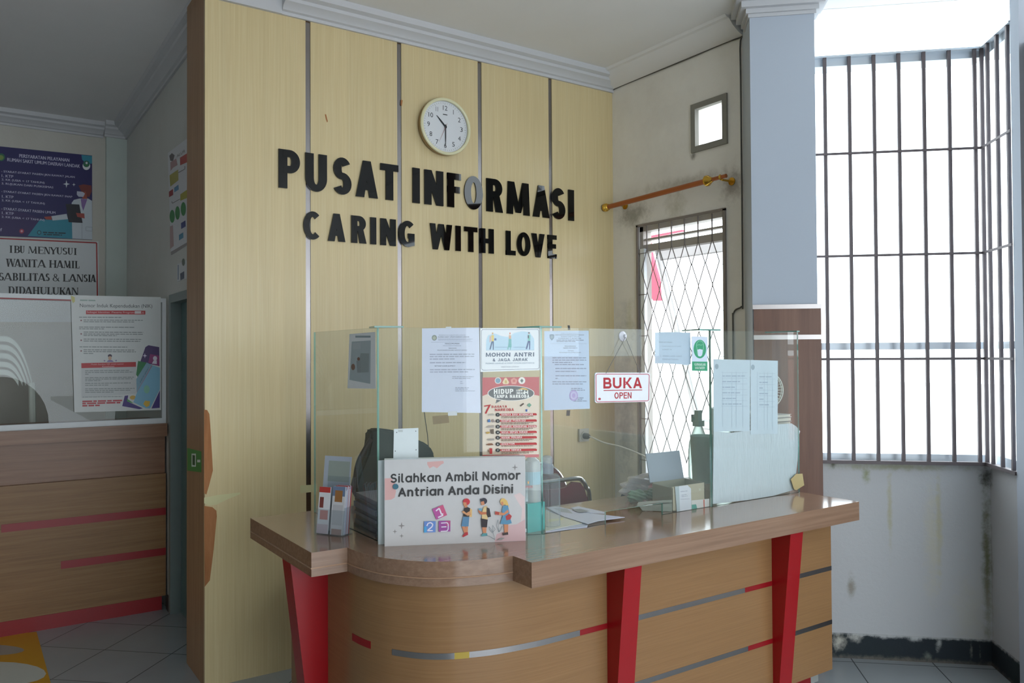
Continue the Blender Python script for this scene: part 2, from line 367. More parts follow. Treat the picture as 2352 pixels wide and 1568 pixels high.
class Art:
    """flat print on a plane: base sheet plus inked shapes laid on it, in pixel coordinates of a photo crop"""
    def __init__(s, p0, n, ox=0, oy=0, sc=1.0, step=.00004):
        s.p0 = Vector(p0); s.n = Vector(n).normalized(); s.bm = BM(); s.mats = []; s.lay = 0; s.ox, s.oy, s.sc = ox, oy, sc; s.step = step
    def at(s, x, y): return onp(x / s.sc + s.ox, y / s.sc + s.oy, s.p0, s.n)
    def mi(s, c):
        m = ink(c) if isinstance(c, str) else c
        if m not in s.mats: s.mats.append(m)
        return s.mats.index(m)
    def face(s, pts, i):
        f = s.bm.faces.new([s.bm.verts.new(p + s.n * (s.lay * s.step)) for p in pts]); f.normal_update()
        if f.normal.dot(s.n) < 0: f.normal_flip()
        f.material_index = i
    def sheet(s, pts, c, thick=.0015):
        P = [s.at(*p) for p in pts]; i = s.mi(c)
        hexa(s.bm, [p - s.n * thick for p in P], P, i); bmesh.ops.recalc_face_normals(s.bm, faces=s.bm.faces); s.lay = 1; return s
    def poly(s, pts, c): s.lay += 1; s.face([s.at(*p) for p in pts], s.mi(c))
    def rect(s, x0, y0, x1, y1, c, dy=0): s.poly([(x0, y0), (x1, y0 + dy), (x1, y1 + dy), (x0, y1)], c)
    def ell(s, cx, cy, rx, ry, c, n=20, rot=0):
        s.poly([(cx + rx * math.cos(2 * math.pi * k / n) * math.cos(rot) - ry * math.sin(2 * math.pi * k / n) * math.sin(rot), cy + rx * math.cos(2 * math.pi * k / n) * math.sin(rot) + ry * math.sin(2 * math.pi * k / n) * math.cos(rot)) for k in range(n)], c)
    def line(s, pts, w, c):
        s.lay += 1; i = s.mi(c)
        for a, b in zip(pts, pts[1:]):
            dx, dy = b[0] - a[0], b[1] - a[1]; l = math.hypot(dx, dy) or 1; nx, ny = -dy / l * w / 2, dx / l * w / 2
            s.face([s.at(a[0] + nx, a[1] + ny), s.at(b[0] + nx, b[1] + ny), s.at(b[0] - nx, b[1] - ny), s.at(a[0] - nx, a[1] - ny)], i)
    def frame(s, pts, w, c): s.line(list(pts) + [pts[0]], w, c)
    def star(s, cx, cy, rx, ry, c):
        p = []
        for k in range(8):
            q = 1 if k % 2 == 0 else .28
            p.append((cx + rx * q * math.sin(k * math.pi / 4), cy - ry * q * math.cos(k * math.pi / 4)))
        s.poly(p, c)
    def text(s, t, x0, y0, x1, y1, h, c, bold=0.0):
        """baseline from (x0,y0) to (x1,y1), box height h, all crop pixels"""
        s.lay += 1; i = s.mi(c); vs, fs = text_tris(t, bold)
        A, B, C = s.at(x0, y0), s.at(x1, y1), s.at(x0, y0 - h); u, v = B - A, C - A; o = s.n * (s.lay * s.step)
        un = u.normalized() * v.length
        for j, sh in enumerate((0,) if bold < .005 else (-bold * .9, 0, bold * .9)):
            bv = [s.bm.verts.new(A + u * p[0] + v * p[1] + o + un * sh + s.n * (j * .000012)) for p in vs]
            for f in fs:
                try: q = s.bm.faces.new([bv[k] for k in f])
                except ValueError: continue
                q.normal_update()
                if q.normal.dot(s.n) < 0: q.normal_flip()
                q.material_index = i
        s.lay += 1
    def glyphs(s, word, spans, y0, y1, h0, h1, c, t=.16, thin=None, serif=0):
        """each letter spans (x0, x1); baseline and cap height run straight from y0,h0 to y1,h1"""
        s.lay += 1; i = s.mi(c); xa, xb = spans[0][0], spans[-1][1]
        for ch, (a, b) in zip(word, spans):
            k0 = (a - xa) / (xb - xa); k1 = (b - xa) / (xb - xa)
            A = s.at(a, y0 + (y1 - y0) * k0); B = s.at(b, y0 + (y1 - y0) * k1); hh = h0 + (h1 - h0) * k0; C = s.at(a, y0 + (y1 - y0) * k0 - hh)
            W, Hh = (B - A).length, (C - A).length; u, v = (B - A).normalized(), (C - A).normalized()
            for j, p in enumerate(glyph(ch, W, Hh, t * Hh, thin * Hh if thin else None, serif * Hh)):
                s.face([A + u * q[0] + v * q[1] + s.n * (j * .000012) for q in p], i)
        s.lay += 8
    def mono(s, txt, x0, y0, x1, y1, xh, c, w=.3, gap=.52, sp=.6):
        """rounded monoline lettering, x-height xh"""
        def arc(cx, cy, rx, ry, a0, a1, n=12): return [(cx + rx * math.cos(R(a0 + (a1 - a0) * k / n)), cy + ry * math.sin(R(a0 + (a1 - a0) * k / n))) for k in range(n + 1)]
        O_ = arc(.45, .5, .45, .5, 0, 360, 22); ar = [(0, .55)] + arc(.36, .58, .36, .42, 180, 0) + [(.72, 0)]
        L = {'S': (.86, [arc(.43, 1.06, .38, .35, 35, 270) + arc(.43, .36, .43, .36, 90, -145)]), 'i': (0, [[(0, 0), (0, 1)], [(0, 1.42), (0, 1.425)]]), 'l': (.2, [[(0, 1.45), (0, .25), (.05, .06), (.2, 0)]]), 'a': (.9, [O_, [(.9, 1), (.9, 0)]]), 'h': (.72, [[(0, 0), (0, 1.45)], ar]),
             'k': (.7, [[(0, 0), (0, 1.45)], [(.65, .98), (.04, .45)], [(.26, .62), (.7, 0)]]), 'n': (.72, [[(0, 0), (0, 1)], ar]), 'm': (1.3, [[(0, 0), (0, 1)], [(.65 / .72 * x, y) for x, y in ar], [(.65 + .65 / .72 * x, y) for x, y in ar]]), 'b': (.9, [[(0, 0), (0, 1.45)], O_]), 'd': (.9, [O_, [(.9, 0), (.9, 1.45)]]), 'o': (.9, [O_]),
             'r': (.5, [[(0, 0), (0, 1)], [(0, .5)] + arc(.42, .55, .42, .44, 180, 75)]), 't': (.5, [[(.2, 1.35), (.2, .25), (.27, .06), (.45, 0)], [(0, 1), (.5, 1)]]), 's': (.64, [arc(.32, .74, .29, .26, 35, 270, 10) + arc(.32, .24, .32, .24, 90, -150, 10)]), 'A': (1.05, [[(0, 0), (.525, 1.4), (1.05, 0)], [(.22, .45), (.83, .45)]]), 'N': (.9, [[(0, 0), (0, 1.4), (.9, 0), (.9, 1.4)]]), 'D': (.9, [[(0, 0), (0, 1.4), (.15, 1.4)] + arc(.2, .7, .7, .7, 85, -85, 14) + [(0, 0)]])}
        tot = sum((L[q][0] + gap) if q != ' ' else sp for q in txt) - gap; k = (x1 - x0) / (tot + w); x = w / 2; i = s.mi(c); s.lay += 1; j = 0; hw = w / 2
        def pt(u, v):
            px = x0 + u * k; return s.at(px, y0 + (y1 - y0) * (px - x0) / (x1 - x0) - v * xh) + s.n * (s.lay * s.step * 0 + j * .000004)
        for q in txt:
            if q == ' ': x += sp; continue
            ad, pl = L[q]
            for p in pl:
                for a, b in zip(p, p[1:]):
                    dx, dy = b[0] - a[0], b[1] - a[1]; l = math.hypot(dx, dy) or 1; nx, ny = -dy / l * hw, dx / l * hw; j += 1
                    s.face([pt(x + a[0] + nx, a[1] + hw * .0 + ny), pt(x + b[0] + nx, b[1] + ny), pt(x + b[0] - nx, b[1] - ny), pt(x + a[0] - nx, a[1] - ny)], i)
                for a in p:
                    j += 1; s.face([pt(x + a[0] + hw * math.cos(R(36 * z)), a[1] + hw * math.sin(R(36 * z))) for z in range(10)], i)
            x += ad + gap
        s.lay += int(j * .000004 / s.step) + 1
    def caps(s, txt, x0, y0, x1, y1, h, c, t=.2):
        """bold capitals fitted between two baseline points"""
        wid = [{'I': .34, ' ': .42, 'M': 1.02, 'W': 1.1, 'O': .86, 'G': .82, 'N': .82, 'A': .84, 'E': .64, 'F': .62, 'L': .6, 'J': .55}.get(q, .74) for q in txt]
        k = (x1 - x0) / (sum(wid) + .17 * (len(txt) - 1)); sp = []; ch = ''; x = x0
        for q, w in zip(txt, wid):
            if q != ' ': sp.append((x, x + w * k)); ch += q
            x += (w + .17) * k
        s.glyphs(ch, sp, y0, y1, h, h, c, t)
    def lines(s, x0, x1, ys, h, c, dy=0, seed=1, gap=True):
        """rows of small print as broken word strokes"""
        rnd = random.Random(seed); s.lay += 1; i = s.mi(c)
        for y, xe in ys:
            x = x0
            while x < xe:
                w = min(rnd.uniform(2.2, 6.5) * h, xe - x)
                k = (x - x0) / max(x1 - x0, 1); k2 = (x + w - x0) / max(x1 - x0, 1)
                s.face([s.at(x, y + dy * k), s.at(x + w, y + dy * k2), s.at(x + w, y + dy * k2 - h), s.at(x, y + dy * k - h)], i); x += w + h * .7
    def done(s, name, label=None, cat=None, parent=None, group=None, kind=None):
        return mk(name, s.bm, s.mats, parent, label, cat, group, kind, fix=False)
# ================================================================== the room
PLASTER = M('ceiling_plaster', (232, 231, 230), .85, var=.03, vscale=3, spec=.2)
WHITE = M('white_paint', (236, 236, 234), .8, var=.03, vscale=4, spec=.25)
CORN = M('cornice_gypsum', (200, 201, 204), .6, var=.02)
ALU = M('aluminium_frame', (205, 214, 222), .4, .2)
DARKIRON = M('dark_iron', (96, 88, 90), .55, .2)
GLASS_W = glass('window_glass', (.98, .99, .99), .8)
HONEY = wood('honey_laminate', (136, 100, 65), (143, 107, 70), (151, 115, 77), (3, 3, 170), .3, .45, .6)
MAPLE = wood('maple_laminate', (209, 189, 142), (215, 196, 150), (220, 204, 161), (110, 110, 2.0), .3, .5, .6)
SIDEWOOD = wood('brown_side_laminate', (152, 118, 86), (162, 127, 94), (172, 137, 102), (40, 40, 2), .45, .4, .8)
STEEL = M('mirror_steel_strip', (158, 154, 154), .26, 1.0, var=.02)
TEAL = M('teal_door_paint', (92, 118, 118), .4, var=.05)

# floor tiles, laid square to the bay
def tile_floor():
    m = bpy.data.materials.new('floor_tiles'); t, p = nt(m)
    g = N(t, 'ShaderNodeNewGeometry'); mp = N(t, 'ShaderNodeMapping', vector_type='TEXTURE'); mp.inputs['Location'].default_value = (3.669, 2.368, 0); mp.inputs['Rotation'].default_value = (0, 0, _a); mp.inputs['Scale'].default_value = (.385, .385, 1)
    t.links.new(g.outputs['Position'], mp.inputs[0])
    b = N(t, 'ShaderNodeTexBrick'); b.offset = 0; b.squash = 1
    b.inputs['Scale'].default_value = 1; b.inputs['Brick Width'].default_value = 1; b.inputs['Row Height'].default_value = 1; b.inputs['Mortar Size'].default_value = .008
    b.inputs['Color1'].default_value = lin((164, 170, 173)); b.inputs['Color2'].default_value = lin((158, 165, 169)); b.inputs['Mortar'].default_value = lin((92, 96, 98))
    t.links.new(mp.outputs[0], b.inputs[0])
    n = N(t, 'ShaderNodeTexNoise'); n.inputs['Scale'].default_value = 3; n.inputs['Detail'].default_value = 6; t.links.new(g.outputs['Position'], n.inputs['Vector'])
    mr = N(t, 'ShaderNodeMapRange'); mr.inputs[3].default_value = .82; mr.inputs[4].default_value = 1.05; t.links.new(n.outputs[0], mr.inputs[0])
    t.links.new(mixc(t, 1.0, b.outputs[0], mr.outputs[0], 'MULTIPLY'), p.inputs['Base Color']); p.inputs['Roughness'].default_value = .22
    return m
bm = BM(); prism(bm, [(-3.7, -3.7), (3.8, -3.7), (3.8, 1.3), bay(.1, .85, 0), bay(.1, -.1, 0), bay(-.9, -.1, 0), (3.6, 2.9), (3.6, 7.1), (-3.7, 7.1)], -.1, 0)
mk('floor', bm, tile_floor(), kind='structure')
bm = BM(); prism(bm, [(-3.7, -3.7), (3.8, -3.7), (3.8, 1.3), bay(.1, .85, 0), bay(.1, -.1, 0), bay(-.9, -.1, 0), (3.6, 2.9), (3.6, 7.1), (-3.7, 7.1)], ZC, ZC + .12)
mk('ceiling', bm, PLASTER, kind='structure')

# right wall with the caged window and the square vent
WY0, WY1, WZ0, WZ1 = 2.986, 3.673, .78, 2.338
VY0, VY1, VZ0, VZ1 = 2.985, 3.190, 2.735, 2.955
m_right = stained('stained_plaster', (238, 235, 228), [
    ((XR, 3.72, 2.42), (.3, .2, .13), (128, 124, 108), .7), ((XR, 3.35, 2.42), (.3, .12, .12), (166, 160, 130), .5),
    ((XR, 2.92, 2.47), (.3, .12, .14), (132, 120, 108), .7), ((XR, 3.21, 2.69), (.3, .035, .03), (80, 74, 62), .8),
    ((XR, 3.3, 2.55), (.3, .5, .06), (140, 132, 112), .45), ((XR, 3.8, 1.3), (.3, .14, .75), (186, 188, 190), .8),
    ((XR, 3.76, 1.75), (.3, .05, .2), (190, 188, 150), .45), ((XR, 3.8, 1.05), (.3, .1, .3), (160, 162, 164), .6)], blot=.4, blotcol=(206, 200, 190), ns=14)
bm = BM(); X1 = XR + .06
box(bm, (XR, 2.72, 0), (X1, 4.35, WZ0)); box(bm, (XR, WY1, WZ0), (X1, 4.35, WZ1)); box(bm, (XR, 2.72, WZ0), (X1, WY0, WZ1))
box(bm, (XR, 2.72, WZ1), (X1, 4.35, VZ0)); box(bm, (XR, VY1, VZ0), (X1, 4.35, VZ1)); box(bm, (XR, 2.72, VZ0), (X1, VY0, VZ1)); box(bm, (XR, 2.72, VZ1), (X1, 4.35, ZC))
mk('wall_right', bm, m_right, kind='structure')

# left part: far back wall, corner column, corridor wall with the teal door
bm = BM(); box(bm, (-3.7, YB, 0), (1.14, YB + .12, ZC)); mk('wall_back', bm, stained('far_wall_paint', (206, 203, 194), blot=.12), kind='structure')
bm = BM(); box(bm, (.876, YB - .06, 0), (XW, YB, ZC)); mk('trim_1', bm, M('column_paint', (196, 206, 200), .7), kind='structure')
DY0, DY1, DZ = 4.30, 5.19, 1.92
bm = BM(); box(bm, (XW, DY1, 0), (XW + .12, YB, ZC)); box(bm, (XW, 4.2, DZ), (XW + .12, DY1, ZC)); mk('wall_corridor', bm, stained('corridor_paint', (205, 206, 202), blot=.1), kind='structure')
bm = BM(); box(bm, (XW + .05, DY0, 0), (XW + .09, DY1 - .05, DZ - .05)); d = mk('door_1', bm, TEAL, kind='structure')
bm = BM(); box(bm, (XW - .012, DY1 - .05, 0), (XW + .09, DY1, DZ)); box(bm, (XW - .012, DY0, DZ - .05), (XW + .09, DY1 - .05, DZ)); mk('door_frame', bm, M('door_frame_paint', (120, 132, 130), .45), d)
bm = BM(); lathe(bm, (XW + .05, 4.42, .93), (-1, 0, 0), [(.025, 0), (.025, .008), (.009, .01), (.009, .045)], 14); tube(bm, [(XW + .008, 4.42, .93), (XW + .008, 4.54, .93)], .009); mk('door_handle', bm, M('handle_steel', (180, 180, 178), .3, 1), d)
bm = BM(); box(bm, (XW - .012, DY1 + .001, 0), (XW, 5.272, .085)); mk('baseboard_corridor', bm, M('dark_base', (60, 56, 54), .6), kind='structure')

# hall around the camera: closed left, unseen open entrance behind widened for the light, long window on the right
bm = BM(); box(bm, (-3.82, -3.7, 0), (-3.7, 7.02, ZC)); mk('wall_left', bm, M('left_wall_paint', (206, 204, 198), .8, var=.03, vscale=4, spec=.25), kind='structure')
bm = BM(); box(bm, (-3.7, -3.82, 0), (-.7, -3.7, ZC)); box(bm, (3.4, -3.82, 0), (3.8, -3.7, ZC)); box(bm, (-.7, -3.82, 2.9), (3.4, -3.7, ZC)); mk('wall_front', bm, WHITE, kind='structure')
bm = BM(); HX = 3.68
box(bm, (HX, -3.7, 0), (HX + .12, 1.33, .95)); box(bm, (HX, -3.7, 2.75), (HX + .12, 1.33, ZC)); box(bm, (HX, .95, .95), (HX + .12, 1.33, 2.75)); box(bm, (HX, -3.7, .95), (HX + .12, -2.9, 2.75)); box(bm, (HX, -1.1, .95), (HX + .12, -.75, 2.75))
mk('wall_hall', bm, WHITE, kind='structure')
bm = BM(); box(bm, (HX + .06, -2.9, .95), (HX + .065, -1.1, 2.75)); box(bm, (HX + .06, -.75, .95), (HX + .065, .95, 2.75)); w4 = mk('window_4', bm, GLASS_W, kind='structure')
bm = BM()
for y0, y1 in ((-2.9, -1.1), (-.75, .95)):
    for a, b in (((y0, .95), (y1, 1.0)), ((y0, 2.7), (y1, 2.75)), ((y0, 1.0), (y0 + .05, 2.7)), ((y1 - .05, 1.0), (y1, 2.7)), (((y0 + y1) / 2 - .025, 1.0), ((y0 + y1) / 2 + .025, 2.7))):
        box(bm, (HX + .03, a[0], a[1]), (HX + .09, b[0], b[1]))
mk('window_frame', bm, ALU, w4)
portal('daylight_hall_window', (HX + .14, -1.9, 1.85), (-1, 0, 0), 1.8, 1.8); portal('daylight_hall_window', (HX + .14, .1, 1.85), (-1, 0, 0), 1.7, 1.8)
portal('daylight_entrance', (1.35, -3.84, 1.45), (0, 1, 0), 4.1, 2.9)

# bay: low walls, pillars, glazing
m_bay = stained('bay_plaster', (188, 190, 192), [
    (tuple(bay(-.02, 0, .5)), (.035, .035, .62), (92, 92, 40), .85), (tuple(bay(-.02, 0, .93)), (.05, .05, .08), (48, 50, 36), .95),
    (tuple(bay(-.47, 0, .75)), (.018, .018, .30), (176, 172, 140), .75), (tuple(bay(-.24, 0, .7)), (.02, .02, .4), (180, 176, 146), .75), (tuple(bay(-.27, 0, .6)), (.06, .06, .4), (204, 198, 172), .5),
    (tuple(bay(-.58, 0, .93)), (.03, .03, .06), (132, 138, 84), .8), (tuple(bay(-.66, 0, .36)), (.03, .03, .09), (142, 136, 124), .9), (tuple(bay(-.45, 0, .97)), (.5, .5, .03), (150, 150, 120), .75),
    (tuple(bay(-.74, 0, .98)), (.02, .02, .03), (96, 98, 80), .9), (tuple(bay(-.1, 0, .25)), (.14, .14, .3), (196, 194, 180), .5)], blot=.10, blotcol=(190, 190, 184), bump=.12, ns=22)
bm = BM(); bbay(bm, -.9, 0, -.12, 0, 0, .985); mk('wall_bay', bm, m_bay, kind='structure')
bm = BM(); bbay(bm, 0, .12, -.12, .8, 0, .985); mk('wall_bay_side', bm, m_bay, kind='structure')
def peeled():
    m = stained('peeling_base_paint', (40, 48, 54), [(tuple(bay(-.72, 0, .08)), (.05, .05, .06), (196, 194, 182), .95), (tuple(bay(-.645, 0, .11)), (.05, .05, .04), (190, 190, 184), .95), (tuple(bay(-.5, 0, .12)), (.09, .09, .02), (186, 188, 188), .95),
        (tuple(bay(-.36, 0, .12)), (.06, .06, .03), (186, 188, 188), .95), (tuple(bay(-.25, 0, .1)), (.02, .02, .07), (180, 182, 180), .9), (tuple(bay(-.1, 0, .07)), (.012, .012, .07), (150, 150, 142), .9), (tuple(bay(-.06, 0, .07)), (.008, .008, .07), (150, 150, 142), .9), (tuple(bay(-.3, 0, .03)), (.03, .03, .03), (120, 126, 118), .8),
        (tuple(bay(-.4, 0, .0)), (.8, .8, .03), (108, 104, 96), .9), (tuple(bay(-.4, 0, .126)), (.9, .9, .016), (190, 192, 192), .95)], blot=.5, blotcol=(44, 60, 50), ns=34)
    return m
m_peel = peeled()
bm = BM(); bbay(bm, -.9, 0, 0, .006, 0, .125); mk('baseboard_bay', bm, m_peel, kind='structure')
bm = BM(); bbay(bm, -.006, 0, .006, .5, 0, .125); mk('baseboard_bay_side', bm, m_peel, kind='structure')
m_pillar = M('pillar_paint', (182, 191, 203), .75, var=.02, vscale=3, spec=.25)
PWOOD = wood('dark_pillar_laminate', (104, 72, 58), (116, 82, 66), (126, 92, 74), (34, 34, 1.5), .4, .4, .8)
bm = BM(); bbay(bm, -1.147, -.834, -.2, .131, 0, ZC); pl = mk('pillar_bay', bm, m_pillar, kind='structure')
bm = BM(); bbay(bm, -1.143, -.82, .131, .143, 0, 1.768); bbay(bm, -.834, -.82, -.001, .131, 0, 1.768); mk('wood_cladding', bm, PWOOD, pl)
bm = BM(); bbay(bm, -1.147, -.818, .131, .146, 1.768, 1.79); bbay(bm, -.834, -.818, -.001, .131, 1.768, 1.79); bbay(bm, -1.145, -.818, .143, .1455, 1.615, 1.638); mk('steel_band', bm, M('band_steel', (170, 164, 162), .3, .9), pl)
bm = BM()                                     # crown at the pillar head
for k, (e, za, zb) in enumerate(((.008, 3.245, 3.262), (.02, 3.262, 3.285), (.045, 3.285, 3.315), (.07, 3.315, ZC))): bbay(bm, -1.147 - e, -.834 + e, -.05, .131 + e, za, zb)
mk('trim_2', bm, CORN, kind='structure')
bm = BM(); bbay(bm, -.025, .3, .345, .43, 0, ZC); mk('pillar_near', bm, m_pillar, kind='structure')
bm = BM(); bbay(bm, .0, .12, .43, .82, .985, 2.93); bbay(bm, .0, .12, .70, .82, 2.93, ZC); mk('wall_bay_end', bm, PWOOD, kind='structure')
bm = BM(); bbay(bm, .078, .083, .43, .70, 2.93, ZC); mk('window_5', bm, GLASS_W, kind='structure')

bm = BM(); bbay(bm, -.84, -.0, -.083, -.078, 1.0, ZC); w1 = mk('window_1', bm, GLASS_W, kind='structure')
bm = BM()
for za, zb in ((.985, 1.03), (1.562, 1.598)): bbay(bm, -.84, .02, -.11, -.05, za, zb)
bbay(bm, -.84, 0, -.11, 0, 3.02, 3.068)
mk('window_frame', bm, ALU, w1)
bm = BM(); bbay(bm, .078, .083, .0, .345, 1.0, ZC); w2 = mk('window_2', bm, GLASS_W, kind='structure')
bm = BM()
for za, zb in ((.985, 1.03), (1.562, 1.598)): bbay(bm, .05, .11, -.05, .345, za, zb)
bbay(bm, 0, .11, -.05, .345, 3.02, 3.068)
mk('window_frame', bm, ALU, w2)
pc = bay(-.42, -.14, 2.15); portal('daylight_bay', pc, BD, .85, 2.3)
pc = bay(.14, .17, 2.15); portal('daylight_bay_side', pc, -BX, .36, 2.3)

g = thing('window_grille', 'dark iron bar grille across the bay window, turning the corner', 'window grille', tuple(bay(-.3, .03, 1.0)))
def gbar(c0, c1, d0, d1, z0, z1, name='bar'):
    bm = BM(); bbay(bm, c0, c1, d0, d1, z0, z1); return mk(name, bm, DARKIRON, g)
for k in range(7): c = -.763 + .1186 * k; gbar(c - .008, c + .008, .012, .026, 1.0, 3.06)
gbar(-.026, -.010, .012, .026, 1.0, 3.06)
for d in (.089, .192, .303): gbar(-.026, -.012, d - .008, d + .008, 1.0, 3.06)
for z in (1.515, 2.038, 2.56):
    gbar(-.83, -.012, .026, .031, z - .006, z + .006, 'cross_rail'); gbar(-.031, -.026, .026, .343, z - .006, z + .006, 'cross_rail')
gbar(-.83, -.002, .002, .032, .986, 1.003, 'bottom_rail'); gbar(-.032, -.002, .032, .343, .986, 1.003, 'bottom_rail')
for q_ in (gbar(-.83, -.002, .006, .03, 3.057, 3.066, 'top_rail'), gbar(-.03, -.002, .03, .343, 3.057, 3.066, 'top_rail')): q_.data.materials[0] = ALU  # iron top rail takes the pale frame colour to stand in for glare

# right wall: vent and window
m_vent = M('vent_cement', (140, 138, 130), .8)
bm = BM()
for a, b in (((VY0 - .03, VZ0 - .03), (VY1 + .03, VZ0 + .003)), ((VY0 - .03, VZ1 - .003), (VY1 + .03, VZ1 + .03)), ((VY0 - .03, VZ0 + .003), (VY0 + .003, VZ1 - .003)), ((VY1 - .003, VZ0 + .003), (VY1 + .03, VZ1 - .003))): box(bm, (XR - .012, a[0], a[1]), (XR + .02, b[0], b[1]))
mk('trim_3', bm, m_vent, kind='structure')
m_wf = M('window_frame_grey', (184, 178, 172), .5, .1)
bm = BM()
box(bm, (XR + .02, WY0 + .0, 2.18), (XR + .07, WY1, 2.225)); box(bm, (XR + .02, WY0, 2.25), (XR + .06, WY1, 2.262))
box(bm, (XR + .01, WY1 - .03, WZ0), (XR + .08, WY1, WZ1)); box(bm, (XR + .01, WY0, WZ0), (XR + .08, WY0 + .025, WZ1)); box(bm, (XR + .01, WY0, WZ1 - .03), (XR + .08, WY1, WZ1)); box(bm, (XR + .01, WY0, WZ0), (XR + .08, WY1, WZ0 + .03))
w3 = mk('window_3', bm, m_wf, kind='structure')
bm = BM(); box(bm, (XR - .003, WY1 - .05, WZ0), (XR + .02, WY1 - .016, 2.2)); mk('side_bar', bm, M('bright_aluminium', (232, 236, 240), .4, .0), w3)
# sash hung from the top, pushed open
bm = BM(); st = Vector((XR + .07, 0, 2.18)); dr = Vector((.36, 0, -1.12)); nn = Vector((.02, 0, .011))
for y0, y1, t0, t1 in ((3.57, 3.60, 0, 1), (3.015, 3.045, 0, 1), (3.045, 3.57, 0, .05), (3.045, 3.57, .95, 1)):
    o = st + dr * t0 + Vector((0, y0, 0)); bbox_(bm, o, (0, y1 - y0, 0), dr * (t1 - t0), nn)
SASH = M('sash_pale_translucent', (226, 222, 220), .5); SASH.node_tree.nodes['Principled BSDF'].inputs['Transmission Weight'].default_value = .55  # aluminium made pale and translucent to fade into the window glare
mk('open_sash', bm, SASH, w3)
bm = BM(); bbox_(bm, st + dr * .05 + Vector((.008, 3.045, .004)), (0, .525, 0), dr * .9, nn * .2); mk('sash_pane', bm, GLASS_W, w3)
portal('daylight_right_window', (X1 + .02, 3.33, 1.56), (-1, 0, 0), .69, 1.5)
m_wire = M('mesh_wire', (122, 114, 112), .5, .2)
gr = thing('window_grille', 'thin diamond wire grille on the window behind the counter', 'window grille', (XR, 3.33, WZ0))
bm = BM(); xg = XR - .006
for y0, y1, z0, z1 in ((WY0 - .012, WY0 + .004, WZ0, WZ1 + .01), (WY1 - .004, WY1 + .012, WZ0, WZ1 + .01), (WY0 - .012, WY1 + .012, WZ1, WZ1 + .014)): box(bm, (xg - .006, y0, z0), (xg + .006, y1, z1))
mk('outer_frame', bm, M('grille_frame', (140, 132, 128), .5, .1), gr)
bm = BM(); ys = [WY0 + .085 + .1045 * k for k in range(6)]; hd = .128
for y in ys: tube(bm, [(xg, y, 2.335), (xg, y, 2.19)], .0042, 6)
for k, y in enumerate(ys):
    for sg in (1, -1):
        pts = []; z = 2.19; j = 0; yy = y
        pts.append((xg, y, z)); cur = sg
        while z > WZ0 + .13:
            z -= hd; yy = yy + cur * .0522
            pts.append((xg + .002 * sg, yy, z)); cur = -cur
        ok = [p for p in pts if WY0 <= p[1] <= WY1]
        if len(ok) > 1: tube(bm, ok, .0028, 6)
z = 2.19
for k in range(6):
    zz = 2.17 - k * 2 * hd
    if zz > WZ0: tube(bm, [(xg, WY1, zz), (xg, ys[-1] + .0, zz)], .0022, 5); tube(bm, [(xg, WY0, zz - hd), (xg, ys[0] - .0522, zz - hd)], .0015, 5)
mk('wire_mesh', bm, m_wire, gr)

# cornices
def cornice(bm, p0, p1, inward, prof):
    p0, p1, n = Vector(p0), Vector(p1), Vector(inward)
    a = [p0 + n * u + Vector((0, 0, ZC + w)) for u, w in prof]; b = [p1 + n * u + Vector((0, 0, ZC + w)) for u, w in prof]
    hexa(bm, a, b)
PR = [(0, -.105), (.014, -.105), (.016, -.09), (.03, -.085), (.04, -.07), (.07, -.055), (.075, -.04), (.1, -.03), (.105, 0), (0, 0)]
COVE = [(0, -.085), (.012, -.085), (.05, -.07), (.09, -.045), (.12, -.015), (.14, -.012), (.15, 0), (0, 0)]
bm = BM(); cornice(bm, (1.28, YP, 0), (XR, YP, 0), (0, -1, 0), PR); mk('trim_4', bm, CORN, kind='structure', smooth=True)
bm = BM(); box(bm, (.86, YP - .02, ZC - .105), (1.28, YP, ZC)); mk('trim_5', bm, CORN, kind='structure')
bm = BM(); cornice(bm, (XR, YP, 0), (XR, 2.84, 0), (-1, 0, 0), COVE); mk('trim_6', bm, PLASTER, kind='structure', smooth=True)
bm = BM(); cornice(bm, (XW, YB, 0), (XW, 4.1, 0), (-1, 0, 0), PR); mk('trim_7', bm, CORN, kind='structure', smooth=True)
bm = BM(); cornice(bm, (-3.7, YB, 0), (.86, YB, 0), (0, -1, 0), PR); cornice(bm, (.86, YB - .06, 0), (XW, YB - .06, 0), (0, -1, 0), PR); mk('trim_8', bm, CORN, kind='structure', smooth=True)

# wood panelled partition behind the counter
GX = [.918, 1.419, 1.930, 2.445, 2.956, XR]
pp = thing('panelled_partition', 'tall pale wood panelled partition behind the information counter', 'partition wall', (2.19, 4.1, 0))
for k in range(5):
    bm = BM(); x0 = GX[k] + (.013 if k else 0); x1 = GX[k + 1] - (.013 if k < 4 else 0)
    box(bm, (x0, YP, .0), (x1, YP + .02, 3.25)); mk('wood_panel', bm, MAPLE, pp)
for k in range(1, 5):
    bm = BM(); box(bm, (GX[k] - .0128, YP + .004, 0), (GX[k] + .0128, YP + .012, 3.24)); mk('steel_strip', bm, STEEL, pp)
bm = BM(); box(bm, (.918, YP + .02, 0), (XR, 4.285, ZC)); box(bm, (.918, YP + .0005, 3.2502), (XR, YP + .02, ZC - .01)); mk('core', bm, SIDEWOOD, pp)
RAW = wood('bare_particle_board', (150, 100, 64), (166, 112, 72), (178, 124, 82), (30, 30, 4), .7, .2)
for pts in ([(469, 940), (476, 941), (481, 950), (483, 975), (488, 1060), (489, 1080), (480, 1115), (474, 1135), (469, 1132)], [(469, 1161), (488, 1164), (497, 1172), (498, 1185), (491, 1260), (482, 1332), (470, 1347)]):
    bm = BM(); P = [on(x, y, 1, YP - .0008) for x, y in pts]; Q = [p + Vector((0, .0006, 0)) for p in P]; hexa(bm, Q, P); mk('torn_edge', bm, RAW, pp, 'brown bare patch where the laminate tore off')
